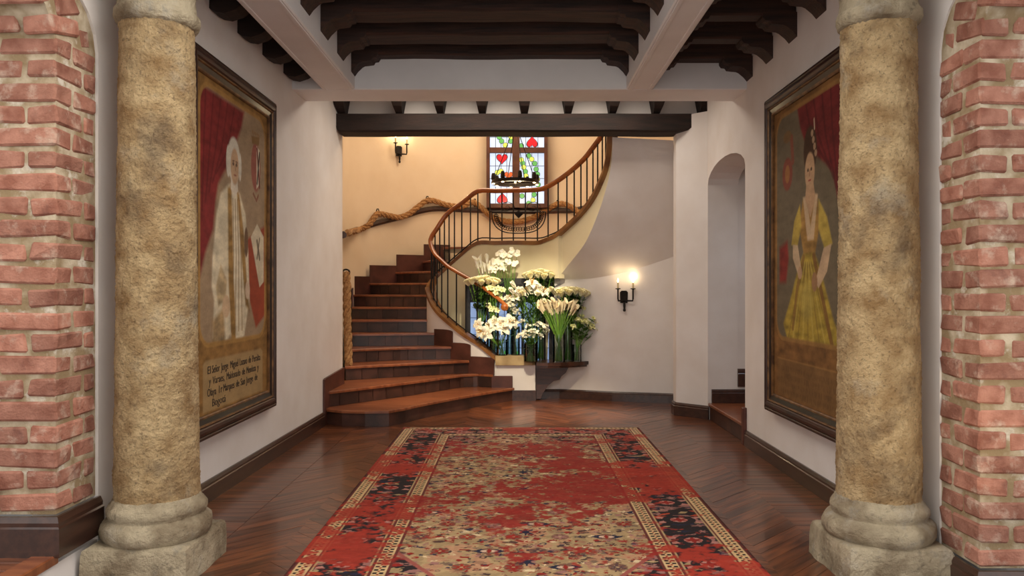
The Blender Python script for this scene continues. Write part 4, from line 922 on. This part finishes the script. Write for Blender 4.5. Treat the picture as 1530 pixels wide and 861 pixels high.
# ------------------------------------------------------------------ worn oriental rug
def make_rug():
    w, h = RUGX1-RUGX0, RUGY1-RUGY0; nx, ny = 440, 880
    v0, u0 = np.mgrid[0:1:ny*1j, 0:1:nx*1j]; U = u0*w; V = v0*h         # metres from the near left corner
    rs = np.random.RandomState(11)
    red, red2, cream, navy, dark, mauve, rust = map(lin, ((136,34,27),(148,46,32),(172,144,104),(34,36,56),(36,28,30),(150,104,96),(176,70,42)))
    e = np.minimum(np.minimum(U, w-U), np.minimum(V, h-V)*1.12)          # distance from the edge
    img = np.ones((ny,nx,3))*cream
    def mix(m, c):
        nonlocal img
        m = np.clip(m,0,1)[...,None]; img = img*(1-m)+m*c
    def stamp(cx, cy, rx, ry, c, kind=0, clip=None, rot=0):
        i0, i1 = max(0,int((cy-ry*1.3)/h*ny)), min(ny,int((cy+ry*1.3)/h*ny)+2); j0, j1 = max(0,int((cx-rx*1.3)/w*nx)), min(nx,int((cx+rx*1.3)/w*nx)+2)
        if i1 <= i0 or j1 <= j0: return
        uu, vv = (U[i0:i1,j0:j1]-cx), (V[i0:i1,j0:j1]-cy); ca, sa = math.cos(rot), math.sin(rot); a = (uu*ca+vv*sa)/rx; b_ = (-uu*sa+vv*ca)/ry
        if kind == 0: q = np.hypot(a, b_)                     # disc
        elif kind == 1: q = np.abs(a)+np.abs(b_)              # lozenge
        elif kind == 2: q = np.abs(np.hypot(a, b_)-.78)*4     # ring
        elif kind == 3: q = np.hypot(a, b_)*(1+.45*np.cos(np.arctan2(b_,a)*6))   # rosette
        else: q = np.maximum(np.abs(a), np.abs(b_))
        m = q < 1
        if clip is not None: m &= clip[i0:i1,j0:j1]
        img[i0:i1,j0:j1][m] = c
    field = e > .53; main = (e > .13) & (e < .41)
    # field: all-over floral net
    n1 = fbm(ny, nx, 60, 30, 3, 5); img[field & (n1 > .56)] = cream*.8; img[field & (n1 < .40)] = lin((176,132,100))
    for k in range(9000):
        cx, cy = rs.rand()*w, rs.rand()*h; c = [lin((70,50,46)), red, lin((84,58,50)), lin((50,46,62)), mauve, lin((212,188,148)), lin((120,96,78)), red, lin((150,110,84))][rs.randint(9)]; s_ = rs.uniform(.007,.017)
        stamp(cx, cy, s_*rs.uniform(.7,2.2), s_*rs.uniform(.5,1.3), c, rs.randint(0,5), field, rs.uniform(-.7,.7))
    rows_ = 17
    for r in range(rows_):
        for q in range(-3, 4):
            cx = w/2+q*.27+(.135 if r % 2 else 0)-.07; cy = .55+r*.245
            stamp(cx, cy, .05, .05, lin((120,84,66)), 2, field)
            if (r*2+q) % 5 == 0:
                for s_ in (-1,1): stamp(cx+s_*.045, cy, .05, .032, navy, 1, field)
                for s_ in (-1,1): stamp(cx+s_*.024, cy, .022, .016, lin((204,170,144)), 0, field)
                stamp(cx, cy, .016, .04, red, 1, field)
            else:
                stamp(cx, cy, .032, .03, [red, mauve, lin((84,60,60)), red2][(r*2+q) % 4], 3, field); stamp(cx, cy, .010, .010, cream, 0, field)
    for r in range(9): stamp(w/2, .62+r*.5, .03, .045, navy, 3, field)
    # corner spandrels, dark
    for sx in (0,1):
        for sy in (0,1):
            a = (U if sx == 0 else w-U)-.53; b_ = (V if sy == 0 else h-V)-.48
            m = field & (a/.5+b_/.75 < 1); img[m] = dark*1.0; img[field & (np.abs(a/.5+b_/.75-1.03) < .035)] = lin((150,80,70))
            for k in range(230):
                aa, bb = rs.rand()*.5, rs.rand()*.75
                if aa/.5+bb/.75 > 1: continue
                cx = aa+.53; cy = bb+.48; cx = cx if sx == 0 else w-cx; cy = cy if sy == 0 else h-cy; s_ = rs.uniform(.014,.032)
                stamp(cx, cy, s_*1.6, s_*.7, [cream, mauve, red, mauve, cream*.8][rs.randint(5)], rs.randint(0,4), m, rs.uniform(-.8,.8))
    # main border: dark ground with mauve and red palmettes
    img[main] = dark
    for k in range(2600):
        cx, cy = rs.rand()*w, rs.rand()*h; s_ = rs.uniform(.014,.034); c = [mauve, red, mauve*.8, cream*.85, rust*.9, navy][rs.randint(6)]
        stamp(cx, cy, s_*rs.uniform(.9,2.2), s_*rs.uniform(.4,.9), c, rs.choice([0,1,2,3]), main, rs.uniform(-.6,.6))
    for k in range(13):
        cy = .3+k*.39
        for cx in (.27, w-.27): stamp(cx, cy, .10, .07, lin((176,120,108)), 3, main); stamp(cx, cy, .045, .03, red, 3, main); stamp(cx, cy, .10, .09, dark, 2, main)
    for k in range(7):
        cx = .3+k*.31
        for cy in (.27, h-.27): stamp(cx, cy, .10, .06, lin((176,120,108)), 3, main); stamp(cx, cy, .045, .03, red, 3, main)
    # cream guard stripes with dark dashes
    for lo, hi_ in ((.022,.115),(.43,.52)):
        g = (e > lo) & (e < hi_); img[g] = lin((200,168,122)); t = (e-lo)/(hi_-lo)
        side = np.minimum(U, w-U) <= np.minimum(V, h-V)*1.12; along_ = np.where(side, V, U); ph = (along_/.045) % 1
        img[g & ((np.abs(t-.3) < .10) | (np.abs(t-.68) < .10)) & (ph < .5)] = dark; img[g & (np.abs(t-.5) < .05) & (ph > .62)] = red
        img[(np.abs(e-lo) < .008) | (np.abs(e-hi_) < .008)] = lin((96,44,40))
    img[e < .018] = lin((70,34,30))
    # wear: big red overdyed patches, streaked across
    big = fbm(ny, nx, 10, 3.0, 5, 21)+.22*np.clip(u0-.5,0,.4)*.0
    for gu, gv, su, sv, a_ in ((.95,.55,.33,.09,.34),(.72,.50,.2,.05,.16),(.06,.22,.16,.06,.28),(.47,.28,.045,.10,.22),(.32,.47,.22,.035,.18),(.75,.66,.2,.03,.16),(.9,.80,.12,.025,.22),(.05,.62,.12,.025,.22),(.48,.97,.05,.05,.2),(.2,.38,.12,.05,.12),(.62,.40,.12,.04,.14)):
        big = big+a_*np.exp(-((u0-gu)/su)**2-((v0-gv)/sv)**2); fine = fbm(ny, nx, 190, 90, 3, 8)
    lim = np.quantile(big, .52); mid = fbm(ny, nx, 70, 30, 3, 31); k_ = (big-lim)*8+(fine-.5)*3.2+(mid-.5)*4.0
    tone = fbm(ny, nx, 60, 6, 3, 4)[...,None]; rd = red*(.85+.5*tone); rd = np.where((e < .5)[...,None], red2*(.85+.5*tone), rd)
    inner = np.clip(k_, 0, 1)[...,None]*.94; img = img*(1-inner)+rd*inner
    img *= (.82+.36*fine)[...,None]
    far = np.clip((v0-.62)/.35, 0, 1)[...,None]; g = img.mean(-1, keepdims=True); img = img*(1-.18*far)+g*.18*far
    me = bpy.data.meshes.new('rug'); Z = np.full_like(U, .011)+.002*(fine-.5); Z[[0,-1],:] = .001; Z[:,[0,-1]] = .001
    Vt = np.stack([U-w/2, V-h/2, Z], -1).reshape(-1,3); idx = np.arange(nx*ny).reshape(ny,nx)
    Fq = np.stack([idx[:-1,:-1], idx[:-1,1:], idx[1:,1:], idx[1:,:-1]], -1).reshape(-1,4)
    me.vertices.add(len(Vt)); me.vertices.foreach_set('co', Vt.reshape(-1)); me.loops.add(Fq.size); me.loops.foreach_set('vertex_index', Fq.reshape(-1).astype(np.int32))
    me.polygons.add(len(Fq)); me.polygons.foreach_set('loop_start', np.arange(0, Fq.size, 4, dtype=np.int32)); me.update(calc_edges=True)
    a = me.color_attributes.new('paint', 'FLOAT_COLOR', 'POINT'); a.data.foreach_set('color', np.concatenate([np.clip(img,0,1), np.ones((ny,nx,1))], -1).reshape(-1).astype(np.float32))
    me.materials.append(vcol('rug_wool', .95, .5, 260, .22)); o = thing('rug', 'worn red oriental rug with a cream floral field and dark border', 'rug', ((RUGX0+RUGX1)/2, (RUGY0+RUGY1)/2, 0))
    p = bpy.data.objects.new('rug_pile', me); COL.objects.link(p); p.parent = o
    fm = MB(); r_ = random.Random(2)
    for k in range(160):
        x = -w/2+w*(k+.5)/160; fm.box(x-.004, x+.004, h/2-.004, h/2+r_.uniform(.02,.035), .001, .006)
    tag(obj('fringe', fm, mat('rug_fringe', srgb(196,170,120), None, .9), o, False, False), kind='stuff')
make_rug()
# ------------------------------------------------------------------ console table
tb = thing('console_table', 'dark half-round console table fixed beside the newel pier', 'table', (.3,10.2,0))
TZ = .512
pts = [(-.45,10.02),(.26,10.02-.09)]
top = [(.27,9.88),(.42,9.87),(.58,9.89),(.74,9.95),(.88,10.03),(.96,10.10),(.93,10.13),(.62,10.2),(.53,10.36),(-.55,10.36),(-.55,10.33),(.275,10.33)]
obj('table_top', MB().prism(top, lambda u,v,d: (u,v,d), TZ-.045, TZ), TABLEW, tb)
obj('table_apron', MB().prism([(x*.97+.008, y+.012) for x, y in top], lambda u,v,d: (u,v,d), TZ-.07, TZ-.045), TABLEW, tb)
br = [(.275,.02),(.33,.02),(.36,.09),(.42,.18),(.50,.25),(.58,.27),(.60,.31),(.66,.36),(.70,.44),(.275,.44)]
obj('bracket', MB().prism(br, lambda u,v,d: (u,d,v), 10.08, 10.16), TABLEW, tb)
# ------------------------------------------------------------------ vases and cut flowers
def vase(label, px, Y, d, h):
    x = (px-CX)/F*Y; o = thing('glass_vase', label, 'vase', (x, Y, TZ+.001), 0, 'glass vases on the console table'); r = d/2
    obj('glass_body', MB().lathe([(.001,0),(r,0),(r,h),(r-.005,h),(r-.006,.012),(.001,.012)], 20, (0,0,0), False), VASE, o, True, False)
    obj('water', MB().lathe([(.001,.014),(r-.008,.014),(r-.008,h*.55),(.001,h*.55)], 16, (0,0,0), False), VASE, o, True, False)
    return x, Y, r, h
def petal_ring(n, r0, r1, z0, z1, wd, curl=0, off=0, cup=.25, tip=.15):
    mb = MB()
    for k in range(n):
        a = 2*math.pi*k/n+off; rows = []
        for i in range(5):
            t = i/4; rr = r0+(r1-r0)*t; z = z0+(z1-z0)*math.sin(t*math.pi/2)-curl*t*t; ww = wd*(math.sin(math.pi*(.12+.8*t)) if i < 4 else tip)
            row = []
            for s_ in (-1,0,1): x, y = rr, s_*ww; row.append((x*math.cos(a)-y*math.sin(a), x*math.sin(a)+y*math.cos(a), z+cup*ww*abs(s_)))
            rows.append(row)
        mb.strip(rows)
    return mb
def merge(*mbs):
    o = MB()
    for m in mbs: o.add(m.v, m.f)
    return o
def me_(mb, m, name): me = mesh_of(mb, name, True); me.materials.append(m); return me
def spathe():                       # calla: rolled funnel with a pointed lip
    mb = MB(); rows = []
    for i in range(7):
        t = i/6; row = []
        for k in range(11):
            a = 2*math.pi*k/10; r = .008+.021*t**1.5; lip = .035*t**3*math.cos(a); row.append((r*math.cos(a)*(1+.3*t**3), r*math.sin(a), .13*t+lip))
        rows.append(row)
    return mb.strip(rows)
M_calla = me_(spathe(), PETALP, 'calla_spathe'); M_callaw = me_(spathe(), PETAL, 'calla_spathe')
M_spad = me_(MB().tube([(0,0,.02),(0,0,.09)], .006, 6), STAMEN, 'spadix')
M_rose = me_(merge(petal_ring(5,.004,.040,0,.052,.034,0,0,.3,.4), petal_ring(5,.004,.032,.004,.062,.03,0,.6,.3,.4), petal_ring(4,.003,.022,.01,.066,.024,0,.2,.3,.4), MB().sphere((0,0,.035),.02,8,6)), PETALY, 'rose_petals')
M_lily = me_(merge(petal_ring(3,.006,.10,0,.055,.034,.045,0,.2,.08), petal_ring(3,.006,.095,.004,.06,.026,.04,1.05,.2,.08)), PETAL, 'lily_petals')
M_lstam = me_(merge(*[MB().tube([(0,0,.01),(.022*math.cos(a),.022*math.sin(a),.075)], .0025, 4).sphere((.022*math.cos(a),.022*math.sin(a),.078),.006,5,4) for a in [k*1.047 for k in range(6)]]), STAMEN, 'stamens')
M_bud = me_(merge(petal_ring(3,.004,.026,0,.095,.024,0,0,-.2,.1), petal_ring(3,.004,.020,0,.105,.022,0,1.05,-.2,.1), MB().sphere((0,0,.04),.018,8,6,(1,1,2.1))), PETAL, 'bud_petals')
M_orch = me_(merge(petal_ring(3,.003,.046,0,.008,.022,.0,.3,.1,.5), petal_ring(2,.003,.050,.002,.01,.032,.0,0,.1,.6), MB().sphere((0,0,.010),.009,6,5)), PETAL, 'orchid_petals')
M_cymb = me_(merge(petal_ring(5,.003,.044,0,.01,.018,.0,.3,.1,.3), MB().sphere((0,0,.012),.010,6,5)), PETALG, 'orchid_petals')
def floret_spray(seed, n, R):
    r_ = random.Random(seed); parts = []
    for k in range(n):
        a, q = r_.uniform(0,6.28), r_.uniform(.0,1)**.6*R; p = petal_ring(5,.002,.017,0,.006,.009,0,a,.1,.5); t = Matrix.Rotation(r_.uniform(-.8,.8), 3, 'X') @ Matrix.Rotation(r_.uniform(-.8,.8), 3, 'Y')
        c = Vector((q*math.cos(a), q*math.sin(a), R*.8-q*.7+r_.uniform(-.01,.01))); p.v = [tuple(t @ Vector(v)+c) for v in p.v]; parts.append(p)
    return merge(*parts)
M_spray = [me_(floret_spray(s_, 16, .05), PETAL, 'florets') for s_ in range(3)]; M_sprayg = [me_(floret_spray(s_+9, 14, .045), PETALG, 'florets') for s_ in range(3)]
def leafmesh(L, wd, m, name):
    rows = []
    for i in range(7):
        t = i/6; ww = wd*math.sin(math.pi*(.08+.9*t))*(1 if i < 6 else .2); rows.append([(s_*ww, -.10*L*t*t, L*t+.15*ww*abs(s_)) for s_ in (-1,0,1)])
    return me_(MB().strip(rows), m, name)
M_leaf = leafmesh(.12,.022,LEAF,'leaf'); M_leafd = leafmesh(.12,.03,LEAFD,'leaf'); M_leafl = leafmesh(.22,.014,LEAF,'leaf')
SOCKET = {}
def flower(name, label, group, foot, head, meshes, tilt, size=1, leaves=(), stem_r=.0045, bend=.3, yaw=None):
    """foot and head in world space; the thing's empty stands where the stem meets the vase bottom"""
    foot, head = Vector(foot), Vector(head); o = thing(name, label, 'flower', foot, 0, group); L = head-foot
    c1 = foot+Vector((L.x*.2, L.y*.2, L.z*.5)); path = [foot.lerp(c1, t)*(1-t)+c1.lerp(head, t)*t for t in [k/6 for k in range(7)]]
    obj('stem', MB().tube(path, stem_r, 5), STEM, o, True)
    d = (head-path[-2]).normalized(); ax = (d*(1-tilt)+Vector((L.x*1.3+random.uniform(-.1,.1), -.9*1, .05)).normalized()*tilt).normalized() if tilt else d
    q = ax.to_track_quat('Z', 'Y'); e = (q.to_matrix() @ Matrix.Rotation(random.uniform(0,6.28) if yaw is None else yaw, 3, 'Z')).to_euler()
    for nm, me in meshes:
        b_ = bpy.data.objects.new(nm, me); COL.objects.link(b_); b_.parent = o; b_.location = head-foot; b_.rotation_euler = e; b_.scale = (size,)*3
    for t, me in leaves:
        k = min(5, int(t*6)); p = path[k].lerp(path[k+1], t*6-k); b_ = bpy.data.objects.new('leaf', me); COL.objects.link(b_); b_.parent = o; b_.location = p-foot
        a = random.uniform(0, 6.28); b_.rotation_euler = Vector((math.cos(a), math.sin(a), random.uniform(.1,.9))).to_track_quat('Z','Y').to_euler(); b_.scale = (random.uniform(.8,1.2),)*3
    return o
def bunch(v, n, name, label, group, heads, meshes, tilt, size, leaf=None, nl=0, lo=.45, hi_=.9, stem_r=.0045):
    x, Y, r, h = v
    for k in range(n):
        hd = heads(k); a = random.uniform(0, 6.28); q = r*.55*random.random()
        dx = max(-1, min(1, (hd.x-x)/.15)); ft = (x-dx*r*.55+.2*q*math.cos(a), Y+q*math.sin(a), TZ+.018)
        flower(name, label, group, ft, hd, meshes(k) if callable(meshes) else meshes, tilt, size*random.uniform(.88,1.1), [(random.uniform(lo, hi_), leaf) for _ in range(nl)] if leaf else (), stem_r)
def dome(px, py, Y, rx, rz, n):        # heads on a low dome, golden-angle layout
    c = P(px, py, Y)
    def f(k):
        q = math.sqrt((k+.5)/n); a = k*2.39996; return Vector((c.x+rx*q*math.cos(a), c.y+rx*.6*q*math.sin(a), c.z+rz*(1-q*q)))
    return f
def scatter(px0, px1, py0, py1, Y0, Y1, n, shape=None):
    def f(k):
        t = (k+.5)/n; px = px0+(px1-px0)*((k*.618034) % 1); py = random.uniform(py0, py1) if shape is None else shape(px)+random.uniform(py0, py1); return P(px, py, random.uniform(Y0, Y1))
    return f
random.seed(21)
v = vase('clear cylinder vase packed with cream calla lilies, front of the table', 835, 9.98, .16, .36)
bunch(v, 36, 'calla_lily', 'cream calla lily in the dense upright bunch of callas', 'calla lilies in the front vase', scatter(811,856,-5,5,9.90,10.06,36,lambda p: 466+abs(p-832)*.08), [('spathe', M_calla),('spadix', M_spad)], 0, .95)
v = vase('slim clear vase of yellow-green sprays, nearest the white wall', 862, 10.06, .12, .22)
bunch(v, 22, 'blossom_spray', 'yellow-green blossom spray leaning out towards the white wall', 'yellow-green sprays', scatter(852,892,462,494,10.0,10.14,22), lambda k: [('florets', M_sprayg[k%3])], .2, .95, M_leaf, 3, .55, .98, .003)
v = vase('short wide vase of small white blossoms beside the stone cap', 793, 9.965+.02, .18, .24)
bunch(v, 22, 'blossom_spray', 'small white blossom spray above the short wide vase', 'small white blossom sprays', scatter(776,817,480,504,9.93,10.08,22), lambda k: [('florets', M_spray[k%3])], .25, .9, M_leaf, 2, .3, .9, .003)
v = vase('clear vase of large white lilies behind the balusters', 750, 10.13, .15, .28)
bunch(v, 9, 'white_lily', 'large open white lily low behind the balusters', 'large lilies behind the balusters', scatter(716,768,478,500,10.02,10.14,9), [('petals', M_lily),('stamens', M_lstam)], .75, 1.05, M_leafl, 2, .3, .7)
v = vase('tall glass vase of cream roses behind the lower handrail', 719, 10.28, .13, .78)
bunch(v, 20, 'cream_rose', 'cream rose in the rounded bunch behind the lower handrail', 'roses behind the lower handrail', dome(722,428,10.2,.20,.055,20), [('petals', M_rose)], .1, 1.3, M_leafd, 5, .62, .93)
v = vase('glass vase of white lilies and tulips in the middle of the table', 795, 10.14, .15, .5)
bunch(v, 20, 'white_lily', 'white lily opening upwards in the middle of the table', 'upright lilies in the middle vase', scatter(766,817,-8,10,10.04,10.16,20,lambda p: 432+abs(p-792)*.28), lambda k: [('petals', M_bud)] if k%3 else [('petals', M_lily),('stamens', M_lstam)], .35, 1.15, M_leafl, 5, .45, .9)
bunch(v, 3, 'white_tulip', 'round white tulip tucked below the upright lilies', 'white tulips in the middle vase', lambda k: P((803,822,781)[k], (443,436,442)[k], 10.0), [('petals', M_rose)], .0, .95, M_leaf, 2)
v = vase('tallest glass vase of cream roses by the low window', 808, 10.3, .13, .85)
bunch(v, 24, 'cream_rose', 'cream rose in the highest rounded bunch by the low window', 'roses in the highest bunch', dome(807,418,10.25,.215,.06,24), [('petals', M_rose)], .1, 1.3, M_leafd, 5, .7, .95)
v = vase('glass vase of cream roses behind the calla lilies', 848, 10.13, .13, .62)
bunch(v, 22, 'cream_rose', 'cream rose in the rounded bunch behind the calla lilies', 'roses behind the calla lilies', dome(852,444,10.1,.195,.06,22), [('petals', M_rose)], .1, 1.3, M_leafd, 6, .7, .95)
v = vase('tall glass vase of white callas behind the roses', 734, 10.3, .12, .82)
bunch(v, 9, 'calla_lily', 'white calla lily rising above the roses beside the handrail', 'callas above the roses', scatter(714,737,398,410,10.24,10.32,9), [('spathe', M_callaw),('spadix', M_spad)], 0, 1.0, M_leafl, 1)
bunch(v, 8, 'white_amaryllis', 'white open amaryllis beside the tall orchid', 'amaryllis beside the orchid', scatter(736,754,392,408,10.22,10.3,8), [('petals', M_lily)], .6, .62)
v = vase('tall glass vase of white orchids at the back', 764, 10.31, .12, .72)
bunch(v, 16, 'white_orchid', 'white orchid bloom on a thin stem, highest of the flowers', 'tall white orchids', scatter(746,774,374,396,10.22,10.32,16,None), [('petals', M_orch)], .75, 1.0, None, 0, .45, .9, .0025)
v = vase('glass vase of yellow-green orchids behind the handrail end', 738, 10.17, .11, .5)
bunch(v, 14, 'green_orchid', 'yellow-green orchid bloom behind the handrail end', 'yellow-green orchids', scatter(730,753,428,468,10.08,10.18,14), [('petals', M_cymb)], .75, 1.0, M_leafl, 1)
v = vase('glass vase of small white blossoms beside the handrail volute', 770, 10.2, .12, .45)
bunch(v, 14, 'blossom_spray', 'small white blossom spray beside the handrail volute', 'blossom sprays by the volute', scatter(758,776,444,470,10.08,10.2,14), lambda k: [('florets', M_spray[k%3])], .35, 1.0, M_leaf, 2, .5, .9, .003)
